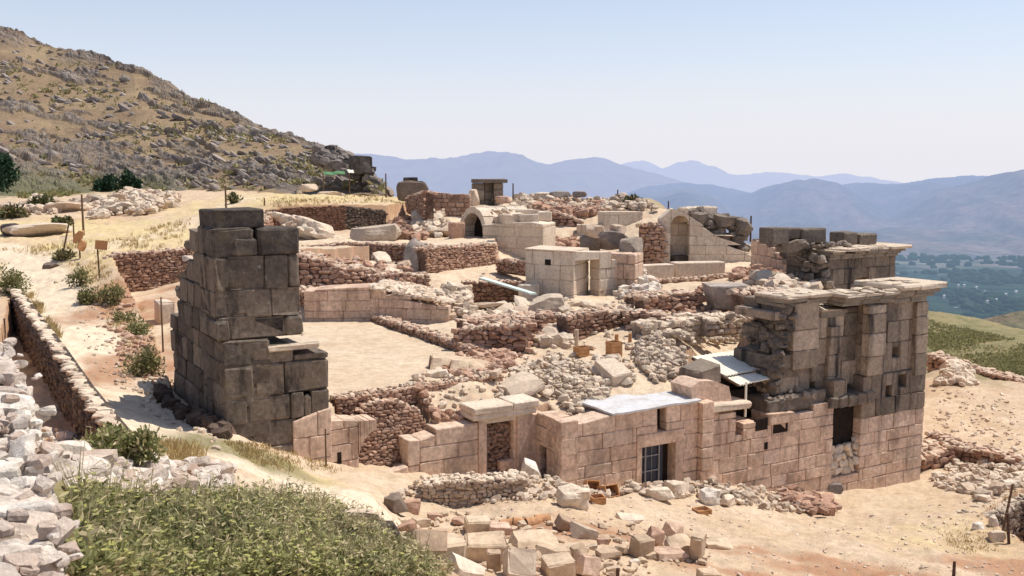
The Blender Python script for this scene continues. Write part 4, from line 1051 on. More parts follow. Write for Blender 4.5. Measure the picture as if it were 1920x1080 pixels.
hexa(b, fu.W, fu.u(398, 415) + .05, fu.u(500, 415) + .02, .25, 1.8, zc0 - .02, zc0 + .52, zc0 + .52, .05, .02, (.3, .8, 0, 0)); b.build('cap_block', M['dtower'], root)
# ledge at the back left and heap of fallen stone at the foot
b = MB(); ledge = fs.back(-.35)
hexa(b, fs.W, -.6, .55, .2, 1.4, 4.6, 7.0, 6.9, .05, .02, (.3, .75, 0, 0)); hexa(b, fs.W, -1.1, -.62, .3, 1.4, 4.6, 6.5, 6.4, .05, .02, (.3, .6, 0, 0)); b.build('ledge', M['tower'], root)
# pink foot of the tower at the front right
b = MB(); ashlar(b, fr, fr.u(548, 800), fr.u(621, 800), pf(fr, [(548, 790), (580, 777), (621, 764)]), 3.0, .8, .6, .8, w0=-.06, seed=88, jit=.01); b.build('clean_footing', M['ashlar'], root)
b = MB()
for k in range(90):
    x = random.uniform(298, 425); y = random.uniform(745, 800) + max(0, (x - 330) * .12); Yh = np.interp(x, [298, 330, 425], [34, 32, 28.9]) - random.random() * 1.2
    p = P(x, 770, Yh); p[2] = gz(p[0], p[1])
    s = random.uniform(.15, .45); stone(b, p + [0, 0, s * .15 + .2 * random.random()], (s * 1.2, s, s * .8), None, (random.random(), random.uniform(.6, 1), .1, 0))  # stones darkened in colour to carry the tower's shadow
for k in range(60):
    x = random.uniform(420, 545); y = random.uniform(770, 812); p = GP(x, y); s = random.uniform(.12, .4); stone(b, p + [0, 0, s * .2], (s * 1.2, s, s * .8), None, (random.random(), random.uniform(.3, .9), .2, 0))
tag(b.build('rubble_heap', M['brownw']), 'dark fallen rubble, darkened further for shade, heaped at the foot of the dark tower', 'rubble', kind='stuff')
# ================================================================== inside the complex
def fw(x0, y0, z0, x1, y1, z1=None):
    A = G(x0, y0, z0); B = G(x1, y1, z0 if z1 is None else z1)
    if z1 is not None and z1 != z0: pass
    f = Fr.two(A, B); f.zA, f.zB = A[2], B[2]; return f
def rwall(label, x0, y0, z, x1, y1, top, mat='red', s=.24, thick=.8, cat='wall', name='rubble_wall', z1=None, ext=(0, 0), **kw):
    f = fw(x0, y0, z, x1, y1, z1)
    b = MB(); tp = pf(f, top); bt = prof([(0, f.zA - .25), (f.L, f.zB - .25)])
    rubble(b, f, -ext[0], f.L + ext[1], tp, bt, thick, s, **kw)
    o = b.build(name, M[mat]); tag(o, label, cat); return f, o
def awall(label, x0, y0, z, x1, y1, top, mat='ashlar', thick=.8, ch=.55, bl=1.1, cat='wall', name='block_wall', z1=None, opens=(), **kw):
    f = fw(x0, y0, z, x1, y1, z1); b = MB(); tp = pf(f, top)
    op = [(*sorted((f.u(a, (c + d) / 2), f.u(b_, (c + d) / 2))), f.uz((a + b_) / 2, d)[1], f.uz((a + b_) / 2, c)[1]) for a, b_, c, d in opens]
    ashlar(b, f, 0, f.L, tp, min(f.zA, f.zB) - .3, thick, ch, bl, opens=op, **kw)
    o = b.build(name, M[mat]); tag(o, label, cat); return f, o

def heap(label, region, n, size, mat, lift=.0, cat='rubble', name='rubble_heap', g=.1, earth=0.0, z=None, kind=None, mound=0.0, flat=.75, zf=None):
    """loose stones lying over a pixel-bounded patch of land"""
    b = MB(); xs = [p[0] for p in region]; ys = [p[1] for p in region]
    poly = [(p if z is None else p) for p in region]; k = 0; cx, cy = np.mean(xs), np.mean(ys)
    while k < n:
        x, y = random.uniform(min(xs), max(xs)), random.uniform(min(ys), max(ys))
        if not inpoly(np.array([x]), np.array([y]), poly)[0]: continue
        p = GP(x, y) if z is None else G(x, y, z if not callable(z) else z(x, y))
        s = size * random.choice([.4, .5, .6, .7, .8, 1, 1.3, 1.7]) * random.uniform(.8, 1.2)
        e = max(0, 1 - math.hypot((x - cx) / (max(xs) - min(xs)) * 2, (y - cy) / (max(ys) - min(ys)) * 2))
        stone(b, p + [0, 0, s * .2 + lift * random.random() + mound * e], (s * random.uniform(.9, 1.5), s, s * flat), None, (random.random(), min(1, g * random.uniform(.2, 2.2)), earth, 0)); k += 1
    o = b.build(name, M[mat]); tag(o, label, cat, kind=kind or 'stuff'); return o

def boulder(label, px, py, wpx, hpx, mat='rock', Y=None, z=None, kind=1, rot=None, depth=None, cat='boulder', name='boulder', g=.15, group=None, sink=.15):
    """one stone whose foot stands at (px,py), wpx by hpx pixels as seen"""
    p = GP(px, py) if (Y is None and z is None) else (P(px, py, Y) if Y else G(px, py, z))
    m = p[1] / 1885.; w_, h_ = wpx * m, hpx * m; d_ = depth or w_ * .8
    b = MB()
    if kind == 3: dressed(b, (0, 0, h_ * .42), (w_, d_, h_ * 1.1), rot or (0, 0, TH), min(w_, h_) * .11, min(w_, h_) * .055, (random.random(), g, 0, 0))
    else: stone(b, (0, 0, h_ * (.5 - sink)), (w_ * 1.1, d_, h_ * 1.15), rot or (0, 0, random.uniform(-.6, .6)), (random.random(), g, 0, 0), kind)
    o = b.build(name, M[mat]); o.location = p; tag(o, label, cat, group); return o

def post(label, px, py, top, r=.05, mat='wood', Y=None, cat='post', name='post', lean=0.0, group=None):
    p = GP(px, py) if Y is None else P(px, py, Y)
    h = (py - top) * p[1] / 1885.; b = MB(); tube(b, (0, 0, -.2), (lean * p[1] / 1885., 0, h), r, r * .8)
    o = b.build(name, M[mat]); o.location = p; tag(o, label, cat, group); return o

# ---- court floor and its walls
awall('low plastered wall in shade along the back of the bare floor', 571, 603, 5.5, 695, 602, [(571, 545), (635, 540), (700, 537)], 'ashlar', 1.6, .42, 1.2, seed=101, coreg=.35, dark=lambda u, z: .3 if z < 6.0 else .12, name='court_wall')
f, o = awall('thick pink wall with a broad flat rubble top, right of the low plastered wall', 694, 602, 5.5, 842, 606, [(694, 540), (760, 556), (800, 572), (846, 574)], 'ashlar', 3.0, .5, 1.0, seed=102, coreg=.35, dark=lambda u, z: .1, name='court_wall')
b = MB()
for k in range(260):
    u = random.uniform(0, f.L); w_ = random.uniform(.1, 3.0); zt = float(np.interp(u, [0, f.L], [f.uz(694, 540)[1], f.uz(846, 572)[1]]))
    s = random.uniform(.15, .5); stone(b, f.W(u, w_, zt + s * .1), (s * 1.3, s, s * .5), None, (random.random(), .05, 0, 0))
tag(b.build('rubble_capping', M['pale']), 'pale flat rubble spread over the top of the thick court wall', 'rubble')
heap('pale tumbled stones at the broken right end of the thick court wall', [(820, 545), (880, 540), (890, 590), (830, 605)], 220, .3, 'pale', z=lambda x, y: 5.6 + (600 - y) * .022)
rwall('narrow curb of red stones edging the right side of the bare floor', 692, 601, 5.5, 872, 664, [(692, 590), (760, 610), (872, 650)], 'red', .22, .55, dark=.35, name='floor_curb')
rwall('long low red rubble wall along the near edge of the bare floor', 632, 764, 5.2, 942, 718, [(632, 746), (720, 733), (820, 719), (942, 700)], 'red', .15, .5, dark=.15, capdark=.05, rag=.1, name='low_wall')
heap('brown broken stones piled on the right part of the bare floor', [(805, 700), (860, 668), (930, 655), (985, 668), (950, 700), (880, 712)], 300, .18, 'red', g=.12, z=5.45, lift=.12)
heap('scattered small stones on the near right of the bare floor', [(770, 715), (800, 695), (935, 700), (930, 712)], 40, .22, 'pale', z=5.5)
heap('loose pale rubble on the strip between the low red wall and the front', [(622, 785), (640, 760), (940, 725), (950, 745), (880, 775), (800, 800), (700, 790)], 110, .14, 'pale', g=.1)
b = MB(); ta_ = [(655, 850), (672, 838), (686, 806), (705, 780), (735, 764), (770, 766), (800, 778), (830, 800)]
rubble(b, PD, PD.u(660, 850), PD.u(815, 830), pf(PD, ta_), 3.2, 1.6, .16, w0=.5, dark=.32, batter=.3)
tag(b.build('rubble_wall', M['red']), 'tumbled dark red rubble filling the broken arch of the front wall', 'wall')
heap('broken red and pale stones spilling behind the low front wall', [(770, 820), (780, 795), (850, 785), (880, 790), (860, 802)], 150, .17, 'red', g=.12, lift=.04)
boulder('pink stone beam lying tilted across the foot of the broken arch', 728, 902, 76, 20, 'ashlar', Y=31.4, kind=3, rot=(0, R(-12), TH), depth=.4, cat='stone beam', name='stone_beam')

# ---- pale debris on the near side
heap('pale loose stones heaped above the blocked doorway and niche', [(930, 735), (960, 695), (1040, 668), (1120, 690), (1150, 725), (1130, 775), (1075, 795), (1040, 752), (1000, 742)], 1000, .15, 'pale', g=.2, lift=.05, mound=.1)
boulder('pale elongated block lying above the blocked doorway', 975, 735, 68, 26, 'ashlar2', kind=2, rot=(0, R(-18), TH), cat='stone block', name='stone_block')
heap('large heap of pinkish pale rubble beside the white shelter', [(1185, 665), (1215, 632), (1290, 622), (1450, 622), (1455, 640), (1400, 644), (1290, 660), (1285, 690), (1300, 715), (1230, 718), (1195, 690)], 2200, .15, 'pale', g=.26, lift=.15, mound=.3)
heap('band of rough stones along the far side of the pinkish rubble heap', [(1180, 625), (1220, 600), (1450, 600), (1460, 622), (1300, 630)], 420, .24, 'pale', g=.3, earth=.1, lift=.2)
boulder('flat pale slab on the dirt behind the grey roof sheet', 1148, 712, 46, 26, 'ashlar2', kind=3, rot=(R(18), 0, TH), depth=1.3, cat='stone slab', name='stone_slab')
heap('small stones around the flat slab behind the grey roof sheet', [(1105, 720), (1120, 675), (1185, 675), (1190, 725)], 70, .26, 'pale', g=.2)

# ---- walls of the middle ground
rwall('red-brown rubble wall crossing the middle, left part', 850, 652, 5.6, 985, 655, [(850, 620), (900, 612), (985, 606)], 'red', .3, 1.0, dark=.2)
rwall('low brown rubble wall with a pale flat top left of the pale dirt court', 880, 628, 5.8, 1050, 612, [(880, 604), (960, 598), (1050, 588)], 'red', .28, 1.2, dark=.25)
rwall('dark red curving rubble wall at the middle of the ruins', 1070, 628, 5.8, 1170, 616, [(1070, 594), (1130, 582), (1170, 584)], 'red', .28, 1.0, dark=.45)
rwall('dark red rubble wall continuing right of the curving wall', 1170, 616, 5.9, 1268, 622, [(1170, 584), (1225, 588), (1268, 604)], 'red', .28, 1.0, dark=.4)
rwall('grey low stone bench row behind the pinkish rubble heap', 1210, 630, 5.9, 1330, 616, [(1210, 606), (1270, 602), (1330, 592)], 'pale', .38, .9, dark=.12)
heap('brown stones scattered between the middle rubble walls', [(850, 660), (880, 610), (1060, 590), (1080, 620), (1000, 655), (930, 660)], 170, .24, 'red', g=.12, lift=.05)
heap('rounded pale stones near the two orange crates', [(1000, 650), (1050, 610), (1075, 620), (1070, 655)], 60, .4, 'pale', g=.1)
boulder('reddish square stone block beside the floor curb', 872, 648, 36, 32, 'red', kind=3, cat='stone block', name='stone_block', g=.1)
rwall('red rubble bank at the far side of the pale dirt, left', 1210, 582, 6.05, 1312, 574, [(1210, 556), (1260, 550), (1312, 546)], 'red', .3, .9, dark=.2)
rwall('red rubble bank right of the big grey block', 1396, 584, 6.2, 1470, 578, [(1396, 550), (1430, 540), (1470, 545)], 'red', .32, 1.0, dark=.15)
heap('reddish stones strewn around the big grey block', [(1200, 600), (1230, 560), (1320, 545), (1400, 545), (1470, 540), (1460, 605), (1300, 612)], 200, .26, 'red', g=.1, lift=.06)
heap('pale stones along the crest right of the big grey block', [(1380, 545), (1420, 520), (1520, 530), (1530, 560), (1460, 560)], 120, .45, 'pale', g=.15, lift=.2)
p = GP(1362, 581); m_ = p[1] / 1885.; b = MB()
def _tap(u, w, z): k = .78 + .3 * z / (46 * m_); return np.stack([u * k, w * k, z - .05], -1)
hexa(b, _tap, -38 * m_, 38 * m_, -.8, .8, 0, 46 * m_, 44 * m_, .09, .04, (.4, .1, 0, .1))
o = b.build('stone_block', M['rock']); o.location = p; o.rotation_euler = (0, 0, .12); tag(o, 'big grey block, wider at the top than at the foot', 'stone block')

# trench with the plank
rwall('dark red rubble wall of the shaded trench under the plank', 868, 571, 5.25, 1000, 570, [(868, 528), (930, 527), (1000, 532)], 'red', .26, .8, dark=.5)
pa, pb = P(903, 523, 55.5), P(1001, 553, 50.5)
b = MB(); dv = (pb - pa); Lp = np.linalg.norm(dv); fpl = Fr(pa, dv)
V = C1V * .5 + .5; xx = V[:, 0]; side = np.array([-dv[1], dv[0], 0]); side /= np.linalg.norm(side)
b.add(pa + np.outer(xx, dv) + np.outer(V[:, 1] - .5, side) * .34 + np.outer(V[:, 2], [0, 0, .09]), C1F)
tag(b.build('plank', M['plank']), 'long pale greenish plank sloping across the shaded trench', 'plank')
boulder('rounded brown boulder at the right end of the sloping plank', 1020, 590, 62, 38, 'pale', kind=2, g=.3)
heap('stones piled round the rounded boulder by the plank', [(975, 600), (990, 565), (1050, 560), (1060, 595)], 80, .4, 'pale', g=.25, lift=.2)
heap('flat pale ledges of stone under the trench', [(880, 600), (890, 578), (990, 578), (985, 600)], 50, .6, 'pale', g=.1, flat=.3)

# ---- second terrace
rwall('long red rubble terrace wall left of the standing stone', 560, 506, 6.7, 800, 515, [(560, 462), (650, 455), (800, 460)], 'red', .26, .8, dark=.3, capdark=0)
rwall('tall red rubble terrace wall between the standing stone and the vault', 800, 517, 6.7, 930, 502, [(800, 464), (860, 460), (931, 456)], 'red', .22, .8, dark=.06)
boulder('tall rough grey standing stone against the terrace wall', 778, 512, 46, 68, 'rock', z=6.75, kind=1, rot=(0, 0, .3), cat='standing stone', name='standing_stone', g=.0)
rwall('red rubble mass behind the dark tower, lower step', 545, 545, 6.5, 640, 545, [(545, 475), (600, 490), (640, 505)], 'red', .34, 1.6, dark=.15, batter=.3)
rwall('red rubble mass behind the court wall, with a pale ledge on top', 630, 545, 6.5, 765, 537, [(630, 500), (700, 505), (765, 522)], 'red', .32, 1.4, dark=.2, batter=.25)
heap('pale and red stones lying on the step behind the court wall', [(560, 530), (580, 480), (700, 490), (780, 515), (770, 540), (640, 540)], 220, .28, 'red', g=.1, z=lambda x, y: 6.6 + (540 - y) * .018, lift=.2)
heap('pale flat stones at the foot of the standing stone', [(640, 515), (700, 492), (760, 495), (750, 520)], 60, .5, 'pale', g=.05, z=lambda x, y: 6.9 + (520 - y) * .02, flat=.45)
b = MB(); c4 = [P(708, 520, 54), P(735, 511, 56), P(766, 513, 55.5), P(745, 524, 53.5)]
sheet(b, c4, .03, 12, 8, .05); tag(b.build('tarpaulin', M['bluetarp']), 'crumpled teal tarpaulin below the standing stone', 'tarpaulin')

# ---- cut bank and what lies below it
f, o = rwall('dark earth bank cut below the yellow grass, behind the dark tower', 498, 434, 8.25, 645, 432, [(498, 393), (560, 388), (645, 385)], 'red', .2, .8, dark=.55, name='cut_bank', cat='earth bank', earth=.25, cap=False, batter=.1)
f, o = rwall('dark earth bank speckled with pale stones, right part of the cut', 645, 432, 8.25, 725, 430, [(645, 385), (690, 388), (725, 394)], 'brownw', .24, .8, dark=.4, name='cut_bank', cat='earth bank', cap=False, batter=.15)
rwall('low shaded earth bank left of the far red wall', 715, 420, 8.4, 800, 418, [(715, 394), (760, 392), (800, 396)], 'brownw', .3, .8, dark=.3, name='cut_bank', cat='earth bank', earth=.3, batter=.3)
b = MB()
for k in range(70):
    t = random.random(); x = 535 + 75 * t + random.uniform(-12, 12); y = 412 + 30 * t + random.uniform(-10, 6); p = P(x, y, 69 - 3 * t); s = random.uniform(.5, 1.3)
    stone(b, p, (s * 1.6, s, s * .6), (0, R(20), .3), (random.random(), .05, 0, 0), 1 if s > .9 else 0)
tag(b.build('spoil_heap', M['pale']), 'long pale spoil heap slanting down below the cut bank', 'spoil heap')
boulder('pink boulder against the cut bank', 632, 428, 28, 26, 'pale', z=8.3, kind=1, g=.2)
boulder('long pale boulder with a dark hollow underneath', 700, 448, 80, 26, 'pale', z=8.25, kind=2, rot=(0, R(-6), .1), g=.4)
heap('brown rounded mound of stones behind the standing stone', [(718, 450), (735, 425), (760, 414), (785, 425), (800, 450)], 170, .42, 'red', g=.2, mound=1.0, z=8.2)
heap('pale stones tumbled below the far red wall', [(770, 440), (780, 405), (830, 395), (845, 430), (830, 445)], 100, .5, 'pale', g=.15, z=lambda x, y: 8.3 + (440 - y) * .03)
awall('short pale wall left of the vault', 822, 432, 8.2, 872, 430, [(822, 402), (872, 401)], 'ashlar2', .8, .5, 1.2, seed=131)
boulder('orange-brown block beside the vault mouth', 857, 446, 26, 30, 'red', z=8.2, kind=3, cat='stone block', name='stone_block', g=0)
awall('far red wall on the crest left of the far dark pillars', 790, 404, 9.3, 882, 404, [(790, 357), (830, 362), (882, 364)], 'red', .8, .3, .5, seed=132, bev=.05, jit=.06, dark=lambda u, z: .25, name='crest_wall')
rwall('sloping red wall end at the far left of the crest', 762, 392, 9.6, 792, 402, [(762, 368), (792, 358)], 'red', .3, .8, dark=.3, name='crest_wall')

# ---- vaulted block
root = thing('vaulted_chamber', 'pale block-built chamber with a barrel-vaulted top and a dark arched mouth at its left end', 'ruined chamber')
z0 = 7.0; fv = fw(905, 472, 7.35, 1018, 476)
b = MB()
ztv = fv.uz(960, 419)[1]
ashlar(b, fv, 0, fv.L, pf(fv, [(905, 421), (950, 418), (1000, 416), (1018, 420)]), 6.3, 2.4, .72, 1.5, seed=141, coreg=.35, jit=.03, bev=.04)
b.build('front_masonry', M['ashlar2'], root)
# vault: arch rings, mouth turned to the left
r_ = 1.75; fx = Fr(fv.W(fv.u(905, 440) + .15, .2, 0)[:2], (math.cos(R(33)), math.sin(R(33)))); Lv = 3.9; wc = r_
zc = fx.uz(900, 388)[1] - r_ - .05
b = MB(); nr = 5; e = np.linspace(0, Lv, nr + 1); na = 9
for k in range(nr):
    for j in range(na):
        t0, t1 = math.pi * j / na, math.pi * (j + 1) / na; jj = random.uniform(-.04, .05)
        def fn(u, w, z, t0=t0, t1=t1, jj=jj):
            t = t0 + (t1 - t0) * z; rad = r_ - .42 + (.42 + jj) * (1 - w)
            return fx.W(u, wc - np.cos(t) * rad, zc + np.sin(t) * rad)
        hexa(b, fn, e[k] + .01, e[k + 1] - .01, 0, 1, .02, .98, .98, .03, .006, (random.random(), .05, 0, 0))
b.build('vault', M['ashlar2'], root)
for w_ in (0.0, 2 * r_ - .42):
    b = MB()
    for k in range(3): hexa(b, fx.W, 0, 1.2, w_, w_ + .42, 6.6 + (zc - 6.6) * k / 3, 6.6 + (zc - 6.6) * (k + 1) / 3 - .01, 6.6 + (zc - 6.6) * (k + 1) / 3 - .01, .03, .01, (random.random(), .2, 0, 0))
    b.build('mouth_jamb', M['ashlar2'], root)
tt = np.linspace(0, math.pi, 14)
for nm, uq, mt in (('interior_shade_sheet', 1.1, 'shade_void'), ('end_wall', Lv - .3, 'ashlar2')):  # the mouth's shade is a dark sheet; the end wall is masonry
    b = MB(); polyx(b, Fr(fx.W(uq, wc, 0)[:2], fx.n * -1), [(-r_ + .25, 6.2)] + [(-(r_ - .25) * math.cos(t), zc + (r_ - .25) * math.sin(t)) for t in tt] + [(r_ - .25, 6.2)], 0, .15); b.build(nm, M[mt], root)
b = MB()
for uu, ww, zz_, sx, sy, sz in ((1.35, .9, .35, 1.5, 1.2, .7), (2.5, 1.2, .32, 1.3, 1.3, .66), (2.0, 2.2, .7, 1.6, 1.2, .6), (3.1, 2.2, .55, 1.0, 1.2, .6), (.55, 1.0, .22, .8, .9, .45)):
    dressed(b, fv.W(uu + .3, ww, ztv + zz_ * .75), (sx, sy, sz), (random.uniform(-.08, .08), random.uniform(-.08, .08), random.uniform(-.12, .25)), .08, .03, (random.random(), .03, 0, .2))
tag(b.build('top_block', M['ashlar2'], root), kind='stuff')
heap('pale rubble strewn over the crown of the vault', [(915, 400), (930, 388), (960, 386), (960, 408)], 30, .25, 'pale', g=.15, z=zc + r_ - .25, flat=.5)

# ---- roofless room ("house")
root = thing('roofless_room', 'small stone room with a flat top and an open recess, before the vault', 'ruined room')
fh = fw(985, 556, 6.05, 1076, 561)
b = MB(); ztp = pf(fh, [(985, 468), (1030, 470), (1078, 473)])
ashlar(b, fh, 0, fh.L, ztp, 5.5, 2.4, .68, 1.2, seed=151, coreg=.35, jit=.012, bev=.03)
b.build('left_masonry', M['ashlar2'], root)
fr_ = Fr(fh.W(fh.L, 0, 0)[:2], Fr.two(G(1076, 561, 6.05), G(1172, 551, 6.05)).d); Lr = fr_.u(1172, 520)
b = MB(); u1 = fr_.u(1124, 520); zl = fr_.uz(1097, 488)[1]
tq = pf(fr_, [(1076, 471), (1150, 472), (1152, 488), (1166, 490), (1174, 505)])
ashlar(b, fr_, 0, Lr, tq, 5.5, .8, .68, 1.0, seed=152, coreg=.35, jit=.03, bev=.04, opens=[(.02, u1, 5.0, zl)])
b.build('right_masonry', M['ashlar2'], root)
b = MB(); ashlar(b, fr_.back(2.3), -1.0, u1 + 1.2, zl + .3, 5.5, .4, .68, 1.2, seed=153, dark=lambda u, z: .35); b.build('back_masonry', M['ashlar2'], root)  # back wall coloured darker for the shade in the recess
b = MB(); hexa(b, fr_.W, -.3, u1 + .6, .75, 2.5, zl + .02, zl + .3, zl + .3, .04, .01, (.8, 0, 0, .3)); b.build('added_shade_slab', M['ashlar2'], root)  # slab added to throw shade into the recess
b = MB(); us = np.linspace(-.05, fh.L + .1, 2)
polyx(b, fh, [(-.05, ztp(0) + .0), (fh.L, ztp(fh.L)), (fh.L, ztp(fh.L) + .06), (-.05, ztp(0) + .07)], -.08, 2.3, (.9, 0, 0, 0))
b.build('flat_top', M['ashlar2'], root)
b = MB(); u, z = fh.uz(1027, 492); box(b, fh, u - .15, u + .18, -.03, .1, z - .14, z + .16); b.build('beam_socket_shade', M['shade_void'], root)  # dark box on the face painted as a shaded socket
b = MB(); dressed(b, fh.W(fh.u(998, 540), -.5, 6.35), (1.0, .7, .9), (0, 0, .3), .06, .03, (.5, .1, 0, 0)); o = b.build('stone_block', M['ashlar2']); tag(o, 'pale block standing at the left foot of the roofless room', 'stone block')
for lab, px, py, w_, h_, mt, kd, g in (('pale rounded stone on the roofless room, left of the dark ones', 1115, 442, 36, 22, 'pale', 1, .05), ('dark jagged rock on the roofless room', 1150, 462, 56, 32, 'rock', 1, .5), ('small pale rock perched above the dark jagged rock', 1160, 438, 26, 18, 'pale', 1, .2),
      ('dark stone under the pale rounded stone on the roofless room', 1105, 464, 34, 24, 'grey', 2, .3), ('upright grey block behind the right end of the roofless room', 1183, 510, 40, 68, 'grey', 2, .0)):
    boulder(lab, px, py, w_, h_, mt, Y=57 if py < 470 else 55.5, kind=kd, g=g, cat='rock', name='rock')
b = MB(); ashlar(b, fh.back(2.6), fh.u(1075, 480), fh.u(1165, 470), 13 - 4.7, 6.3, 1.6, .7, 1.1, seed=154, jit=.05, bev=.05, dark=lambda u, z: .15); tag(b.build('block_wall', M['ashlar']), 'rough wall of blocks behind the roofless room carrying dark rocks', 'wall')
heap('bright white tumbled stones at the right foot of the roofless room', [(1155, 562), (1168, 530), (1200, 522), (1232, 545), (1225, 565)], 260, .3, 'white', g=.05, lift=.35, mound=.5)

# ---- arched niche with its sloping shoulder
root = thing('arched_niche', 'tall arched niche in a pale wall whose top slopes down under dark stones', 'ruined arch')
fn_ = fw(1236, 497, 6.6, 1410, 497)
top = pf(fn_, [(1236, 412), (1246, 400), (1262, 391), (1275, 396), (1292, 404), (1340, 440), (1410, 480)])
o0_, o1_ = fn_.u(1258, 450), fn_.u(1292, 450); rr2 = (o1_ - o0_) / 2; zs_ = fn_.uz(1275, 404)[1] - rr2
b = MB()
ashlar(b, fn_, 0, o0_ - .02, top, 6.0, 1.2, .66, 1.2, seed=161, coreg=.3, slope=True, jit=.012, bev=.03)
ashlar(b, fn_, o1_ + .02, fn_.L, top, 6.0, 1.2, .66, 1.2, seed=162, coreg=.3, slope=True, jit=.012, bev=.03)
na = 9
for j in range(na):
    t0, t1 = math.pi * (1 - j / na), math.pi * (1 - (j + 1) / na); uc = (o0_ + o1_) / 2
    a0, a1 = uc + rr2 * math.cos(t0), uc + rr2 * math.cos(t1); zz0, zz1 = zs_ + rr2 * math.sin(t0), zs_ + rr2 * math.sin(t1)
    q0_, q1_ = uc + (rr2 + .0) * math.cos(t0), 0
    zt0, zt1 = top(a0), top(a1)
    polyx(b, fn_, [(a0, zz0), (a1, zz1), (a1, max(zz1 + .25, zt1)), (a0, max(zz0 + .25, zt0))], .0 + .01 * (j % 2), 1.2, (random.random(), .05, 0, 0))
b.build('masonry', M['ashlar2'], root)
b = MB(); ashlar(b, fn_.back(1.15), o0_ - .3, o1_ + .3, zs_ + rr2 + .2, 5.8, .3, .66, 1.2, seed=163, dark=lambda u, z: .2); b.build('niche_back', M['ashlar2'], root)
b = MB(); u, z = fn_.uz(1275, 493); dressed(b, fn_.W(u, .5, z + .2), (1.0, .6, .5), (0, 0, TH), .05, .03, (.3, .8, 0, 0)); b.build('sill_stone', M['grey'], root)
b = MB()
for k in range(75):
    x = random.uniform(1296, 1402); y = np.interp(x, [1296, 1340, 1370, 1402], [400, 408, 410, 420]) + random.uniform(0, 1) * np.interp(x, [1296, 1340, 1402], [10, 34, 52])
    u, z = fn_.uz(x, y); s = random.uniform(.4, .9); stone(b, fn_.W(u, .5 + random.random() * 1.2, z), (s * 1.2, s, s * .8), (random.uniform(-.3, .3), random.uniform(-.3, .3), TH), (random.random(), random.uniform(.15, .7), 0, 0), 2 if s > .7 else 0)
b.build('dark_shoulder_stones', M['grey'], root)
for lab, px, py, w_, h_, mt, g in (('pale block on the crown of the arched niche, left one', 1290, 412, 34, 24, 'ashlar2', .1), ('pale block on the crown of the arched niche, right one', 1322, 412, 34, 26, 'ashlar2', .15), ('square grey block at the lower end of the dark shoulder stones', 1384, 448, 26, 24, 'grey', .2), ('flat dark block on top of the dark shoulder stones', 1370, 420, 38, 14, 'grey', .5)):
    boulder(lab, px, py, w_, h_, mt, Y=66.5, kind=3, g=g, cat='stone block', name='stone_block', depth=1.0)
for (lab, xa, xb, ya, yb) in (('long white bench block, left one of two', 1200, 1265, 523, 498), ('long white bench block, right one of two', 1267, 1360, 519, 493)):
    f = fw(xa, ya, 6.5, xb, ya - 3); b = MB(); hexa(b, f.W, 0, f.L, 0, .9, 6.3, f.uz(xa, yb)[1], f.uz(xb, yb - 2)[1], .06, .015, (.8, .08, 0, 0)); tag(b.build('bench_block', M['ashlar2']), lab, 'bench block', 'white bench blocks below the arched niche')
rwall('low red rubble footing under the white bench blocks', 1222, 538, 6.25, 1392, 530, [(1222, 524), (1300, 521), (1392, 512)], 'red', .26, .6, dark=.2)
awall('pale squared wall left of the arched niche', 1133, 447, 7.7, 1205, 445, [(1133, 397), (1205, 397)], 'ashlar2', 1.2, .6, 1.3, seed=171, jit=.012)
rwall('red rubble wall between the pale squared wall and the arched niche', 1200, 486, 7.0, 1240, 486, [(1200, 420), (1240, 418)], 'red', .3, .8, dark=.12)
rwall('dark red wall beyond the vault', 1083, 424, 8.2, 1136, 424, [(1083, 404), (1136, 402)], 'red', .3, .8, dark=.35)
awall('short low block wall between vault and pale squared wall', 1082, 452, 7.5, 1136, 452, [(1082, 421), (1136, 421)], 'ashlar2', .8, .5, 1.0, seed=172, dark=lambda u, z: .15)
rwall('dark red rubble behind the vault', 1018, 452, 7.4, 1085, 452, [(1018, 418), (1040, 396), (1070, 405), (1085, 412)], 'red', .4, 1.2, dark=.45)
boulder('pink block right beside the vaulted chamber', 1021, 438, 26, 32, 'ashlar2', z=7.6, kind=3, cat='stone block', name='stone_block', g=.15)
heap('reddish debris on the ground right of the vaulted chamber', [(1015, 455), (1090, 445), (1090, 475), (1030, 475)], 90, .4, 'red', g=.1)

# ---- crest of stones along the skyline
heap('crest of pale tumbled stones along the far skyline', [(955, 395), (965, 372), (1010, 362), (1130, 368), (1215, 384), (1230, 398), (1130, 400), (1000, 400)], 900, .38, 'pale', g=.22, lift=.35, earth=.12)
heap('reddish tumbled stones just below the skyline crest', [(1000, 405), (1010, 385), (1130, 388), (1135, 405), (1080, 412)], 320, .4, 'red', g=.2, lift=.3, earth=.1)
for lab, px, py, w_, h_, mt in (('white boulder on the skyline crest, left', 1016, 372, 26, 13, 'white'), ('dark boulder on the skyline crest beside a white one', 1086, 368, 22, 10, 'rock'), ('dark low rocks on the skyline crest right of the pillars', 1046, 368, 34, 10, 'rock')):
    boulder(lab, px, py, w_, h_, mt, kind=1, Y=96, g=.3)
for px, y0, y1 in ((1158, 378, 356), (1194, 382, 371), (1211, 392, 373), (1253, 396, 377), (1407, 448, 405), (962, 372, 344)):
    post({1158: 'thin dark post on the skyline above the pale squared wall', 1194: 'short thin post right of the tall skyline post', 1211: 'thick dark post left of the arched niche', 1253: 'small post just left of the arched niche', 1407: 'thin tall post right of the arched niche', 962: 'thin post right of the far dark pillars'}[px], px, y0, y1, .07 if px != 1211 else .16, 'rust', Y=92 if px not in (1407,) else 68)

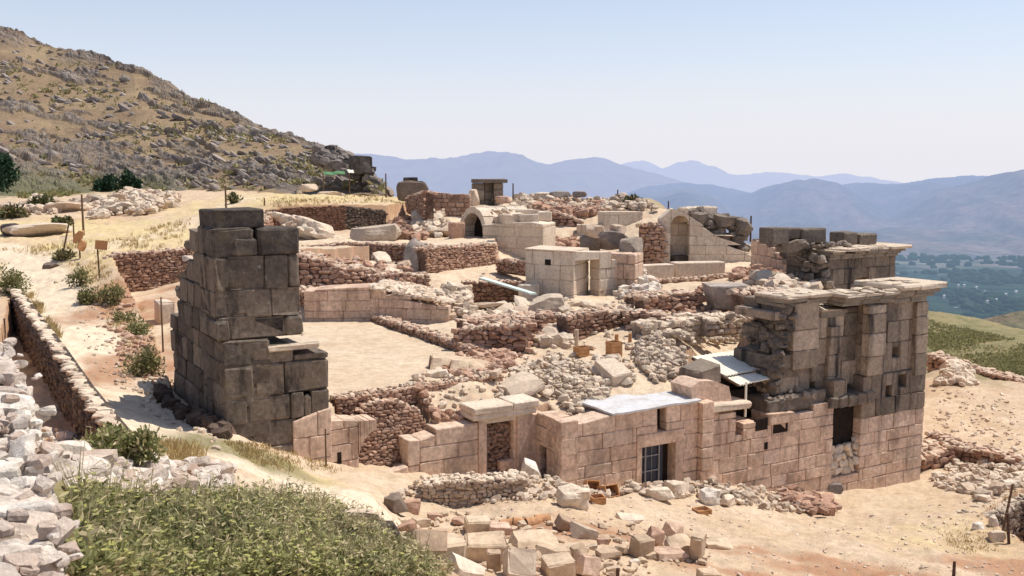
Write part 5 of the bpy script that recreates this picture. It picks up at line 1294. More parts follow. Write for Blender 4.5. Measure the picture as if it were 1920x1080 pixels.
# far dark pillars
root = thing('far_pillars', 'dark far structure of broad pillars under one flat slab on the skyline', 'ruined monument')
fp = Fr(P(915, 380, 88)[:2], (1, .1))
for k, (xa, xb, yt) in enumerate(((886, 908, 344), (908, 926, 342), (926, 944, 343))):
    b = MB(); ashlar(b, fp, fp.u(xa, 360), fp.u(xb, 360), fp.uz((xa + xb) / 2, yt)[1], 8.5, 1.6, .8, 1.4, w0=(.0, .6, .1)[k], seed=180 + k, jit=.06, bev=.06, dark=lambda u, z: .3); b.build('pillar', M['grey'], root)
b = MB(); hexa(b, fp.W, fp.u(886, 340), fp.u(951, 340), -.2, 1.8, fp.uz(915, 343)[1], fp.uz(915, 336)[1], fp.uz(915, 336)[1], .05, .03, (.3, .5, 0, 0)); b.build('slab', M['grey'], root)
boulder('pale leaning block at the left foot of the far dark pillars', 889, 380, 16, 26, 'pale', Y=86, kind=2, g=.05)
boulder('reddish stones at the right foot of the far dark pillars', 945, 380, 30, 14, 'red', Y=86, kind=1, g=.1)
root = thing('far_hut', 'low dark far mass of stone with squared blocks on top, left of the crest', 'ruined monument')
b = MB(); stone(b, P(770, 358, 84), (2.4, 2, 1.6), (0, 0, .3), (.5, .5, 0, 0), 1); b.build('base', M['brownw'], root)
b = MB(); dressed(b, P(770, 343, 84), (1.1, 1, .9), (0, 0, .2), .05, .03, (.4, .9, 0, 0)); b.build('top_block', M['grey'], root)
b = MB(); dressed(b, P(783, 349, 84), (.9, 1, .8), (0, 0, .2), .05, .03, (.4, .9, 0, 0)); b.build('side_block', M['grey'], root)

# ---- orange crates standing on the pale dirt
def crate(label, px, py, w_, h_, d_, rz, z=None, Y=None, tilt=(0, 0), mat='orange', group=None, open_=True):
    p = GP(px, py) if Y is None else P(px, py, Y)
    root = thing('wooden_crate', label, 'crate', group); t = .03
    f = Fr((0, 0), (1, 0)); root.location = p; root.rotation_euler = (tilt[0], tilt[1], rz)
    for nm, (a, c, e, g_) in (('front_panel', (-w_ / 2, w_ / 2, -d_ / 2, -d_ / 2 + t)), ('back_panel', (-w_ / 2, w_ / 2, d_ / 2 - t, d_ / 2)), ('side_panel', (-w_ / 2, -w_ / 2 + t, -d_ / 2 + t, d_ / 2 - t)), ('side_panel', (w_ / 2 - t, w_ / 2, -d_ / 2 + t, d_ / 2 - t))):
        b = MB()
        for k in range(3): box(b, f, a, c, -g_, -e, h_ * k / 3 + .004, h_ * (k + 1) / 3 - .012)
        b.build(nm, M[mat], root)
    b = MB(); box(b, f, -w_ / 2 + t, w_ / 2 - t, -d_ / 2 + t, d_ / 2 - t, 0, t, (.3, .6, 0, 0)); b.build('bottom', M[mat], root)
    return root
crate('low orange crate with pale fill, left one on the pale dirt', 1090, 668, .5, .38, .45, TH, group='orange crates on the pale dirt')
crate('tall orange crate, right one on the pale dirt', 1151, 671, .5, .62, .45, TH, group='orange crates on the pale dirt')
post('short thick wooden stake behind the left orange crate', 1081, 652, 618, .1, 'block'); post('short thick wooden stake behind the right orange crate', 1156, 642, 628, .1, 'orange'); post('small brown stake right of the tall orange crate', 1181, 646, 627, .09, 'orange')
heap('pale pebbles strewn over the dirt court', [(960, 690), (980, 600), (1080, 570), (1240, 590), (1230, 660), (1180, 690), (1050, 700)], 220, .16, 'pale', g=.1, kind='stuff', name='pebbles')

# red retaining wall left of the tower
rwall('red rubble retaining wall below the yellow field, left of the dark tower', 204, 556, 5.55, 362, 546, [(198, 484), (215, 475), (280, 472), (362, 464)], 'red', .24, .9, dark=.32, capdark=.1, name='retaining_wall')
boulder('white squared block behind the dark tower foot', 310, 603, 26, 40, 'ashlar2', kind=3, depth=1.6, cat='stone block', name='stone_block', g=0)
boulder('small white stone on the retaining wall by the tower', 352, 487, 18, 8, 'white', Y=46, kind=2)
# right side: soil walls
rwall('long red-brown rubble terrace wall at the upper right, below the green slope', 1737, 688, -.75, 1990, 752, [(1737, 662), (1800, 684), (1860, 700), (1990, 728)], 'red', .4, 1.0, dark=.2)
rwall('red-brown cut of soil and stones at the lower right', 1735, 842, -.1, 1990, 892, [(1735, 812), (1800, 836), (1990, 880)], 'red', .3, 1.0, dark=.3, cat='earth bank', name='cut_bank', earth=.3)
rwall('short rubble wall end beside the corner tower foot', 1732, 872, -.1, 1788, 860, [(1732, 858), (1770, 842), (1788, 836)], 'red', .3, 1.4, dark=.2, earth=.15)
heap('pale tumbled stones at the far right, above the pit', [(1745, 905), (1790, 866), (1870, 872), (1990, 880), (1990, 905), (1830, 915), (1790, 930)], 420, .2, 'pale', g=.15, lift=.08)

# more low courses through the middle of the ruins
rwall('pale low rubble wall right of the long grey bench row', 1330, 618, 6.0, 1462, 606, [(1330, 596), (1400, 590), (1462, 584)], 'pale', .34, .9, dark=.3)
rwall('thin red ledge of stones below the sloping plank', 884, 606, 5.75, 1012, 598, [(884, 597), (1012, 588)], 'red', .26, .8, dark=.2)
rwall('red rubble wall stub between the roofless room and the big grey block', 1190, 572, 6.1, 1262, 566, [(1190, 556), (1230, 548), (1262, 550)], 'red', .28, .9, dark=.15)
rwall('low pinkish wall along the foot of the stepped wall', 1400, 538, 6.5, 1500, 548, [(1400, 520), (1450, 522), (1500, 534)], 'red', .32, .9, dark=.1)
rwall('short red wall crossing the step below the standing stone', 690, 534, 6.75, 800, 529, [(690, 516), (740, 512), (800, 514)], 'red', .26, .8, dark=.2)
rwall('low brown wall at the far end of the bare floor, behind the tower', 545, 570, 6.0, 580, 575, [(545, 540), (580, 548)], 'red', .28, .9, dark=.25)
rwall('red course of stones on the upper terrace below the vault', 930, 500, 7.0, 990, 508, [(930, 486), (990, 492)], 'red', .26, .8, dark=.25)
heap('cream and pink stones scattered over the dirt before the roofless room', [(960, 600), (1000, 562), (1200, 566), (1210, 590), (1080, 600)], 120, .24, 'pale', g=.12)
heap('reddish stones scattered on the slope right of the bench blocks', [(1365, 525), (1400, 500), (1470, 510), (1460, 535), (1400, 540)], 120, .32, 'red', g=.1, lift=.1)

heap('small pale stones scattered over the dirt terrace at the right', [(1745, 800), (1745, 720), (1900, 745), (1920, 860), (1820, 825)], 240, .12, 'pale', g=.1, name='pebbles')
heap('pale pointed mound of soil and stones below the upper right terrace wall', [(1755, 724), (1780, 696), (1800, 690), (1830, 724)], 420, .3, 'pale', g=.05, mound=.9, name='soil_mound', cat='mound')
# ================================================================== foreground and growth
def leaf_mat(name, c1, c2, dry, trans=.25):
    m, nt, N, L = _nt(name)
    at = N.new('ShaderNodeAttribute'); at.attribute_name = 'Col'; sp = N.new('ShaderNodeSeparateColor'); L.new(at.outputs['Color'], sp.inputs[0])
    c = ramp(N, L, sp.outputs[0], [(0, c1), (1, c2)]); c = mix(N, L, sp.outputs[1], c, dry)
    c = mix(N, L, sp.outputs[2], c, (.50, .47, .15))
    d = N.new('ShaderNodeBsdfPrincipled'); L.new(c, d.inputs['Base Color']); d.inputs['Roughness'].default_value = .75; d.inputs['Specular IOR Level'].default_value = .2
    t = N.new('ShaderNodeBsdfTranslucent'); L.new(c, t.inputs[0])
    mx = N.new('ShaderNodeMixShader'); mx.inputs[0].default_value = trans; L.new(d.outputs[0], mx.inputs[1]); L.new(t.outputs[0], mx.inputs[2])
    o = N.new('ShaderNodeOutputMaterial'); L.new(mx.outputs[0], o.inputs[0]); return m
M['weed'] = leaf_mat('weed_leaves', (.09, .11, .035), (.32, .32, .12), (.58, .48, .28))
M['bush'] = leaf_mat('bush_leaves', (.05, .06, .022), (.14, .135, .055), (.33, .25, .13), .15)
M['tree'] = leaf_mat('dark_tree_leaves', (.012, .035, .018), (.035, .075, .035), (.1, .1, .05), .1)
M['slope'] = leaf_mat('slope_growth', (.12, .14, .05), (.24, .225, .09), (.42, .35, .18), .2)
M['hillgrass'] = leaf_mat('hill_grass', (.20, .21, .085), (.32, .28, .125), (.46, .38, .20), .35)
M['straw'] = leaf_mat('dry_grass_blades', (.42, .31, .13), (.56, .44, .21), (.50, .36, .18), .2)

def quads(mb, c, d, n, L, W, col):
    """leaf quads: centres c, long axis d, width axis n, lengths L, widths W"""
    c, d, n = (np.asarray(v, float) for v in (c, d, n)); L = np.asarray(L)[:, None]; W = np.asarray(W)[:, None]
    v = np.stack([c - n * W * .3, c + n * W * .3, c + d * L * .6 + n * W * .5, c + d * L, c + d * L * .6 - n * W * .5], 1).reshape(-1, 3)
    f = np.arange(len(c) * 5).reshape(-1, 5); mb.add(v, f, np.repeat(col, 5, 0))
def unit(v): return v / np.maximum(np.linalg.norm(v, axis=-1, keepdims=True), 1e-9)
def rnd(n): return unit(RS.normal(size=(n, 3)))

def bush(label, px, py, wpx, hpx, n=900, leaf=.09, mat='bush', dry=.3, Y=None, cat='bush', name='bush', group=None, lobes=11, z=None, squash=1.0):
    p = GP(px, py) if Y is None else P(px, py, Y)
    if Y is not None and z is None: p[2] = gz(p[0], p[1])
    m = p[1] / 1885.; w_, h_ = wpx * m / 2, hpx * m
    root = thing(name, label, cat, group); root.location = p
    b = MB(); cs = []
    for k in range(lobes):
        a = random.uniform(0, 6.28); r = random.uniform(.1, .85)
        cs.append((np.array([math.cos(a) * r * w_, math.sin(a) * r * w_ * .8, h_ * random.uniform(.16, .62) * (1.1 - .4 * r)]), random.uniform(.2, .45) * w_, random.uniform(.2, .42) * h_))
    per = n // lobes
    for c, rw, rh in cs:
        dd = rnd(per); rad = RS.uniform(.3, 1.3, (per, 1)) ** .7
        pp = c + dd * rad * np.array([rw, rw, rh]); pp[:, 2] = np.maximum(pp[:, 2], .03)
        dr = unit(dd + RS.normal(size=(per, 3)) * .7 + [0, 0, .4]); nn = unit(np.cross(dr, rnd(per)))
        tone = np.clip(RS.uniform(0, 1, per) * .6 + random.uniform(0, .4), 0, 1)
        col = np.stack([tone, (RS.uniform(0, 1, per) < dry) * RS.uniform(.3, 1, per), 0 * tone, 0 * tone], 1)
        quads(b, pp, dr, nn, RS.uniform(.7, 1.6, per) * leaf, RS.uniform(.4, .8, per) * leaf, col)
    b.build('foliage', M[mat], root)
    b = MB()
    for c, rw, rh in cs: tube(b, (0, 0, -.1), c, .03, .012, 5)
    for k in range(14):
        c = cs[k % len(cs)][0]; t = c + rnd(1)[0] * np.array([.5, .5, .4]) * w_ * .7; t[2] = max(t[2], .1); tube(b, c * .6, t, .012, .005, 4)
    b.build('stem', M['wood'], root)
    return root

# ---- near white wall along the lower left corner
def near_wall():
    line = [np.append(P(165, 1080, 5.8)[:2], 0), np.append(P(128, 900, 7.9)[:2], 0), np.append(P(80, 705, 11.7)[:2], 0), np.append(P(-12, 572, 17.0)[:2], 0)]
    zz = [P(165, 1080, 5.8)[2], P(128, 900, 7.9)[2], P(80, 705, 11.7)[2], P(-12, 572, 17)[2]]
    d0 = (line[1] - line[0]); d0 /= np.linalg.norm(d0); st = line[0] - d0 * 2.6
    pl = [st] + line; pz = [zz[0]] + zz
    seg = [np.linalg.norm(pl[i + 1] - pl[i]) for i in range(4)]; cum = np.concatenate([[0], np.cumsum(seg)])
    def at(s): return np.array([np.interp(s, cum, [p[0] for p in pl]), np.interp(s, cum, [p[1] for p in pl])]), np.interp(s, cum, pz)
    root = thing('stone_wall', 'broad white dry-stone wall running along the lower left corner', 'wall')
    b = MB(); s = 0.0
    while s < cum[-1] - .2:
        rowl = random.uniform(.18, .4) * (1 + .02 * s); w = .08 + .012 * s
        while w < 2.3:
            ww = random.uniform(.2, .7); p, z = at(s + random.uniform(-.08, .08)); p1, _ = at(s + .3); t = unit(p1 - p); nn = np.array([-t[1], t[0]])
            c = p + nn * (w + ww / 2) + t * rowl / 2
            th = random.uniform(.16, .34); up = random.uniform(-.13, .08)
            ang = math.atan2(t[1], t[0])
            if random.random() < .88:
                stone(b, (c[0], c[1], z - th / 2 + up), (rowl * random.uniform(.85, 1.12), ww * random.uniform(.85, 1.05), th), (random.uniform(-.16, .16), random.uniform(-.16, .16), ang + random.uniform(-.3, .3)), (random.random(), max(0, random.uniform(-.35, .3)), random.choice([0, 0, 0, .15, .3]), 0), random.choice([1, 1, 2]))
            for _ in range(5):
                q = c + nn * random.uniform(-.3, .3) + t * random.uniform(-.3, .3); sz = random.uniform(.05, .17)
                stone(b, (q[0], q[1], z - .06 + random.uniform(-.1, .08)), (sz * 1.4, sz, sz * .7), None, (random.random(), random.uniform(0, .4), random.choice([0, 0, .4]), 0), 0)
            w += ww
        s += rowl
    b.build('capping_stones', M['white'], root)
    b = MB()
    for k in range(40):
        sa, sb = cum[-1] * k / 40, cum[-1] * (k + 1) / 40; (pa, za), (pb, zb2) = at(sa), at(sb)
        f = Fr(pa, pb - pa); V = C1V * .5 + .5; Lk = np.linalg.norm(pb - pa); ztop = min(za, zb2) - .2
        b.add(f.W(V[:, 0] * (Lk + .02), V[:, 1] * -2.2 + 0 * V[:, 0], ztop - 2.6 + V[:, 2] * 2.6) if False else np.stack([pa[0] + (pb - pa)[0] * V[:, 0] - f.d[1] * (.5 + V[:, 1] * 1.9), pa[1] + (pb - pa)[1] * V[:, 0] + f.d[0] * (.5 + V[:, 1] * 1.9), ztop - 2.6 + V[:, 2] * 2.6], 1), C1F, (.5, .7, .1, 0))
    b.build('core', M['white'], root)
    b = MB(); s = 0
    while s < cum[-1]:
        p, z = at(s); p1, _ = at(s + .3); t = unit(p1 - p); zz_ = z - .25
        while zz_ > z - 2.4:
            sz = random.uniform(.2, .45); stone(b, (p[0] - t[1] * .22, p[1] + t[0] * .22, zz_ - .1), (sz * 1.3, .3, sz * .8), (0, 0, math.atan2(t[1], t[0]) + random.uniform(-.2, .2)), None, 0); zz_ -= sz * .6
        s += .33
    b.build('side_stones', M['white'], root)
near_wall()

# ---- retaining wall beside the path
A, Bp = P(14, 532, 54), P(208, 806, 24.6)
fl = PWALL
b = MB(); tops = [(a_, fl.u(a_, 700), b_) for a_, b_ in ((14, 534), (60, 598), (100, 655), (143, 722), (175, 765), (208, 808))]
tp = prof([(fl.uz(x, y)[0], fl.uz(x, y)[1]) for x, _, y in tops])
rubble(b, fl, 0, fl.L, tp, lambda u: tp(u) - 2.5, .5, .3, dark=.3, capdark=0, rag=.25, flat=.5, cap=False)
o = b.build('path_wall', M['brownw']); tag(o, 'dark-faced dry-stone retaining wall along the near edge of the path', 'wall')
b = MB(); s = 0
while s < fl.L:
    for w_ in (.14,): 
        sz = random.uniform(.25, .42); stone(b, fl.W(s + random.uniform(-.1, .1), w_ + random.uniform(-.1, .1), tp(s) - .02), (sz * 1.3, sz, .16), (0, 0, random.uniform(0, 6)), (random.random(), .0, 0, 0), 0)
    s += .42
tag(b.build('wall_coping', M['pale'], o))

# ---- pale stones heaped between the white wall and the weeds, each its own stone
PS = [(100, 815), (128, 822), (150, 808), (112, 842), (140, 848), (168, 836), (190, 858), (120, 870), (152, 880), (178, 882), (205, 880), (135, 902), (165, 905), (196, 908), (222, 895), (240, 912), (214, 922), (258, 898), (276, 915), (292, 892), (310, 908), (328, 893), (345, 912), (362, 890), (380, 905), (398, 893), (352, 930), (318, 926), (286, 932), (255, 930), (390, 924), (412, 912), (176, 860), (148, 862), (108, 890), (230, 872), (420, 893), (300, 880), (338, 878), (374, 880)]
for k, (x, y) in enumerate(PS):
    p = GP(x + random.uniform(-5, 5), y + random.uniform(-4, 4)); s = random.uniform(.22, .48); b = MB()
    stone(b, (0, 0, s * .22), (s * random.uniform(1, 1.5), s, s * .75), None, (random.random(), random.uniform(0, .2), random.choice([0, 0, 0, .35]), 0), 2 if k % 2 else 1)
    o = b.build('loose_stone', M['white']); o.location = p
    tag(o, 'pale rough stone loose in the heap between the white wall and the weeds', 'stone', 'pale stones heaped beside the white wall')
heap('small pale rubble among the stones beside the white wall', [(85, 800), (215, 850), (330, 872), (440, 880), (430, 930), (300, 945), (140, 935)], 500, .14, 'white', g=.2, lift=.1, flat=.7)

# ---- the weed patch
def weeds(name, label, region, n, hmin, hmax, mat, dryf, flowers=.3, kind='stuff', leafs=9, lw=.02, ll=.085):
    b = MB(); xs = [p[0] for p in region]; ys = [p[1] for p in region]; k = 0
    C_, D_, N_, L_, W_, K_ = [], [], [], [], [], []
    while k < n:
        x, y = random.uniform(min(xs), max(xs)), random.uniform(min(ys), max(ys))
        if not inpoly(np.array([x]), np.array([y]), region)[0]: continue
        p = GP(x, y); k += 1
        dry = dryf(x, y); clump = vnoise(np.array([p[0] * 1.1]), np.array([p[1] * 1.1]), 5)[0]
        if clump < random.uniform(.05, .42) or random.random() > .35 + (y - 940) / 90.: continue
        h = random.uniform(hmin, hmax) * (.55 + .75 * clump)
        tone = np.clip(vnoise(np.array([p[0] * 1.9]), np.array([p[1] * 1.9]), 9)[0] + random.uniform(-.3, .3), 0, 1)
        for s in range(random.randint(2, 4)):
            lean = np.array([random.uniform(-.35, .35), random.uniform(-.35, .35), 1.]); lean /= np.linalg.norm(lean); hh = h * random.uniform(.6, 1.05)
            isd = random.random() < dry; dv = random.uniform(.5, 1) if isd else random.uniform(0, .25)
            nn = unit(np.cross(lean, rnd(1)[0]))
            C_.append(p + [0, 0, -.03]); D_.append(lean); N_.append(nn); L_.append(hh); W_.append(.012); K_.append((tone, max(dv, .3), 0, 0))
            for q in range(leafs):
                t = random.uniform(.12, .98); dd = unit(rnd(1)[0] * [1, 1, .5] + [0, 0, .35]); C_.append(p + lean * hh * t); D_.append(dd); N_.append(unit(np.cross(dd, rnd(1)[0])))
                L_.append(ll * random.uniform(.5, 1.3)); W_.append(lw * random.uniform(.7, 1.8)); K_.append((np.clip(tone + random.uniform(-.25, .25), 0, 1), dv, 0, 0))
            if random.random() < flowers and not isd:
                tip = p + lean * hh
                for q in range(7):
                    a = q * .9; dd = unit(np.array([math.cos(a), math.sin(a), random.uniform(.0, .35)])); C_.append(tip); D_.append(dd); N_.append(unit(np.cross(dd, [0, 0, 1.]))); L_.append(random.uniform(.025, .045)); W_.append(.028); K_.append((.8, 0, random.uniform(.45, .9), 0))
    quads(b, C_, D_, N_, L_, W_, np.array(K_))
    o = b.build(name, M[mat]); tag(o, label, 'weeds' if kind == 'stuff' else 'plant', kind=kind); return o
W1 = [(140, 985), (200, 965), (300, 962), (420, 945), (520, 955), (600, 980), (680, 1015), (760, 1050), (850, 1110), (150, 1120)]
weeds('weeds', 'dense green weeds with yellow flower heads filling the lower left', W1, 4300, .12, .52, 'weed', lambda x, y: np.clip(.42 + (x - 420) / 500 * .8 - (y - 950) / 340, .16, .85), .16)
W3 = [(140, 950), (300, 940), (440, 925), (560, 950), (700, 1000), (850, 1090), (560, 1090), (150, 1100)]
weeds('dry_stalks', 'tall thin straw-coloured stalks standing among the green weeds', W3, 900, .3, .8, 'weed', lambda x, y: 1.0, .0, leafs=2, lw=.014, ll=.1)
W2 = [(500, 905), (620, 945), (700, 985), (780, 1035), (850, 1080), (640, 1010), (540, 950)]
weeds('dry_weeds', 'thin dry brown weeds along the upper edge of the green weeds', W2, 420, .2, .5, 'weed', lambda x, y: .75, .05, leafs=5)

# straw tufts over the yellow ground
b = MB(); C_, D_, N_, L_, W_, K_ = [], [], [], [], [], []
for reg, n, h in (([(420, 830), (560, 840), (640, 890), (600, 900), (470, 870)], 800, .13), ([(0, 470), (210, 450), (360, 410), (340, 460), (200, 485), (60, 480)], 700, .28), ([(480, 372), (740, 366), (790, 384), (640, 384), (500, 392)], 450, .22), ([(45, 560), (60, 555), (115, 635), (100, 640)], 500, .35), ([(270, 810), (330, 830), (400, 860), (330, 875), (280, 860)], 420, .3), ([(1740, 990), (1900, 970), (1920, 1030), (1800, 1040)], 420, .10), ([(560, 800), (600, 845), (640, 870), (560, 850), (470, 815)], 500, .22), ([(120, 480), (200, 500), (280, 600), (310, 700), (250, 700), (190, 590)], 500, .25)):
    xs = [p[0] for p in reg]; ys = [p[1] for p in reg]; k = 0
    while k < n:
        x, y = random.uniform(min(xs), max(xs)), random.uniform(min(ys), max(ys))
        if not inpoly(np.array([x]), np.array([y]), reg)[0]: continue
        p = GP(x, y); k += 1; t = random.random()
        pn = vnoise(np.array([p[0] * .9]), np.array([p[1] * .5]), 55)[0]
        if pn < random.uniform(.3, .75): continue
        for q in range(5):
            dd = unit(np.array([random.uniform(-.5, .5), random.uniform(-.5, .5), 1.])); C_.append(p + [random.uniform(-.1, .1), random.uniform(-.1, .1), -.02]); D_.append(dd); N_.append(unit(np.cross(dd, rnd(1)[0]))); L_.append(h * random.uniform(.5, 1.2)); W_.append(.014 + .0003 * p[1]); K_.append((t, random.random() * .4, 0, 0))
quads(b, C_, D_, N_, L_, W_, np.array(K_)); tag(b.build('dry_grass', M['straw']), kind='stuff')
# green cover on the slope at the right and on the hill foot
b = MB(); C_, D_, N_, L_, W_, K_ = [], [], [], [], [], []
for reg, n, sz, yr in (([(1738, 600), (1930, 645), (1930, 712), (1800, 672), (1738, 650)], 3000, .3, 0), ([(45, 318), (90, 325), (150, 362), (100, 372), (40, 372)], 900, .8, 0)):
    xs = [p[0] for p in reg]; ys = [p[1] for p in reg]; k = 0
    while k < n:
        x, y = random.uniform(min(xs), max(xs)), random.uniform(min(ys), max(ys))
        if not inpoly(np.array([x]), np.array([y]), reg)[0]: continue
        k += 1; p = GP(x, y, 50, 220)
        if vnoise(np.array([p[0] * .22]), np.array([p[1] * .22]), 31)[0] < random.uniform(.1, .75): continue
        t = random.random() * .7
        for q in range(5):
            dd = unit(np.array([random.uniform(-1, 1), random.uniform(-1, 1), 1.])); C_.append(p + [random.uniform(-.4, .4), random.uniform(-.4, .4), -.05]); D_.append(dd); N_.append(unit(np.cross(dd, rnd(1)[0]))); L_.append(sz * random.uniform(.4, 1.1)); W_.append(sz * .5); K_.append((t, random.random() * .5, 0, 0))
quads(b, C_, D_, N_, L_, W_, np.array(K_)); tag(b.build('ground_cover', M['hillgrass']), kind='stuff')

# ---- bushes
bush('green bush at the end of the path retaining wall, above the pale stones', 222, 872, 150, 84, 3600, .075, 'weed', .4, lobes=11)
bush('dry green bush beside the path at the far left edge', 14, 552, 90, 56, 1500, .12, 'slope', .25)
bush('dark olive bush below the signs, nearest to the path bend', 150, 538, 52, 42, 700, .11, 'slope', .35)
bush('rounded grey-green bush below the red retaining wall, left one', 172, 570, 62, 36, 900, .11, 'slope', .3)
bush('dry brownish bush below the red retaining wall, right one', 212, 572, 60, 38, 900, .11, 'slope', .65)
bush('sparse grey bush halfway between path and dark tower, upper one', 236, 606, 44, 28, 500, .1, 'slope', .5)
bush('sparse grey bush halfway between path and dark tower, lower one', 262, 628, 56, 32, 700, .1, 'slope', .45)
bush('large olive bush beside the foot of the dark tower', 270, 704, 74, 62, 1600, .085, 'slope', .4)
bush('dark bush among the rocks below the hill', 86, 394, 46, 30, 700, .3, 'bush', .1)
bush('small dark bush right of the pinkish mound', 115, 424, 34, 20, 400, .25, 'bush', .15)
bush('broad dark green bush under the hillside rocks, left half', 205, 360, 54, 32, 1300, .35, 'tree', .02)
bush('broad dark green bush under the hillside rocks, right half', 243, 360, 46, 38, 1300, .35, 'tree', .02)
bush('low scrub bush at the foot of the leaning post', 118, 490, 40, 24, 400, .16, 'bush', .5)
bush('tiny dark bush beside the brown field post', 438, 382, 26, 20, 300, .2, 'bush', .2)
bush('dark shrub growing in the shade at the dark tower foot', 480, 800, 70, 50, 700, .1, 'bush', .3)
for i, (x, y, w_, h_, d) in enumerate(((20, 410, 60, 26, .4), (760, 362, 40, 22, .2), (1186, 386, 30, 14, .3), (330, 352, 40, 22, .4), (470, 352, 36, 18, .4))):
    bush(['dark scrub at the left edge below the tree', 'green shrub at the foot of the far dark mass', 'low scrub on the skyline left of the thick dark post', 'grey scrub at the hill foot right of the broad bush', 'small scrub at the hill foot beyond the field post'][i], x, y, w_, h_, 500, .3, 'bush', d)

# ---- dark tree at the left edge
root = thing('tree', 'dark green round-crowned tree at the left edge below the hillside', 'tree')
p = P(-8, 384, 112); p[2] = gz(p[0], p[1]); root.location = p
b = MB(); tube(b, (0, 0, -.3), (.1, 0, 2.2), .32, .22, 8)
lim = [(1.6, .4, 3.8), (-1.5, .3, 3.9), (.4, -1.2, 4.4), (-.3, 1.0, 4.9), (.9, -.5, 5.0)]
for l in lim: tube(b, (.1, 0, 1.9), l, .16, .05, 6)
b.build('trunk', M['wood'], root)
b = MB()
for k in range(34):
    d = rnd(1)[0]; c = np.array([0, 0, 3.5]) + d * np.array([2.3, 2.1, 2.1]) * random.uniform(.4, .95); r = random.uniform(.5, 1.0); n = 190
    dd = rnd(n); pp = c + dd * RS.uniform(.4, 1.05, (n, 1)) * r; dr = unit(dd + RS.normal(size=(n, 3)) * .8); tone = np.clip(RS.uniform(0, .6, n) + random.uniform(0, .4), 0, 1)
    quads(b, pp, dr, unit(np.cross(dr, rnd(n))), RS.uniform(.18, .4, n), RS.uniform(.12, .25, n), np.stack([tone, 0 * tone, 0 * tone, 0 * tone], 1))
b.build('crown', M['tree'], root)

# ---- stones and mounds at the upper left
heap('collapsed pale stone heap in the field below the broad dark green bush', [(172, 412), (190, 378), (250, 362), (340, 368), (330, 392), (270, 404)], 520, .5, 'pale', g=.15, lift=.35, mound=.5)
heap('pale stones of a ruined field wall left of the stone heap', [(0, 392), (70, 372), (110, 382), (180, 372), (200, 384), (90, 404), (20, 402)], 200, .5, 'pale', g=.2, lift=.2)
boulder('long flat pale rock beside the ruined field wall', 128, 396, 70, 16, 'pale', kind=1, g=.05)
boulder('dark hollow rock at the left edge of the yellow field', 32, 443, 44, 26, 'rock', kind=1, g=.85)
boulder('low pinkish mound of rock behind the dark hollow rock', 72, 441, 100, 22, 'pale', kind=1, g=.25, depth=4.0)
boulder('small dark stone on the pinkish mound', 80, 436, 16, 12, 'rock', kind=1, g=.8)
boulder('brown flat stone lying on the path', 98, 502, 26, 10, 'brownw', kind=2, g=.3)
heap('small stones strewn along the path and the slope beside it', [(90, 500), (200, 560), (320, 700), (420, 850), (300, 800), (180, 690)], 240, .11, 'pale', g=.2, name='pebbles')
heap('earth and stones on the slope between the path and the dark tower', [(200, 540), (250, 560), (310, 690), (300, 730), (230, 690), (190, 600)], 240, .16, 'red', g=.1)

# posts and signs
post('long leaning stick beside the path bend', 115, 484, 418, .06, 'wood', lean=18)
post('upright wooden post right of the leaning stick', 139, 450, 412, .06, 'wood')
post('tall dark post carrying an orange bundle', 157, 442, 366, .08, 'wood')
post('brown post standing alone in the yellow field', 424, 391, 350, .09, 'wood')
post('thin stake in the yellow field right of the lone brown post', 496, 386, 372, .06, 'wood')
post('thin wooden stake beside the left face of the dark tower', 306, 660, 556, .04, 'wood')
post('thin post rising behind the cut bank', 724, 374, 326, .07, 'rust', Y=92)
p = GP(149, 488); root = thing('orange_bundle', 'orange sack tied to a post beside the path', 'sack'); root.location = p
b = MB(); m = p[1] / 1885.; stone(b, (0, 0, 41 * m), (15 * m, .34, 26 * m), (.1, .25, .3), (.5, 0, 0, 0), 2); stone(b, (7 * m, -.08, 25 * m), (15 * m, .3, 18 * m), (.2, .5, 1), (.5, .2, 0, 0), 2); b.build('sack', M['orange'], root)
b = MB(); tube(b, (0, .1, -.2), (0, .1, 52 * m), .05, .04); b.build('pole', M['wood'], root)
p = GP(187, 524); root = thing('sign', 'orange-brown sign board on a thin post beside the path', 'sign'); root.location = p; m = p[1] / 1885.
b = MB(); tube(b, (0, 0, -.2), (-.05, 0, 70 * m), .045, .04); b.build('post', M['rust'], root)
b = MB(); dressed(b, (7 * m, -.07, 62 * m), (22 * m, .06, 17 * m), (0, .12, .15), .01, .004); b.build('board', M['orange'], root)

# works on the hill foot at the skyline
root = thing('canopy', 'small green and white work canopy below the dark crag', 'canopy')
b = MB(); sheet(b, [P(606, 323, 106), P(645, 320, 106), P(648, 325, 104), P(608, 328, 104)], .05, 8, 6, .06); b.build('green_sheet', M['tarp'], root)
b = MB(); sheet(b, [P(650, 318, 105), P(662, 318, 105), P(664, 323, 103), P(654, 324, 103)], .05, 6, 4, .03); b.build('white_sheet', M['white_sheet'], root)
for x in (606, 655):
    b = MB(); t = P(x, 325, 103); tube(b, (t[0], t[1], gz(t[0], t[1]) - 1), t, .06); b.build('post', M['wood'], root)
b = MB(); z = P(600, 332, 100)
for k in range(300):
    x = random.uniform(592, 706); y = np.interp(x, [590, 620, 660, 690, 708], [282, 276, 293, 316, 347]) + random.uniform(0, 1) ** .7 * np.interp(x, [590, 650, 708], [22, 42, 10]); s = random.uniform(.4, 1.1)
    stone(b, P(x, y, 118 - (y - 270) * .1 + random.uniform(-2, 3)), (s * 1.5, s * 1.2, s), (random.uniform(-.4, .4), random.uniform(.1, .6), random.uniform(-.5, .5)), (random.random(), random.uniform(.25, .95), 0, 0), 2 if s > 1.2 else 0)
tag(b.build('crag', M['rock']), 'dark jagged crag ending the hillside ridge on the right', 'crag')
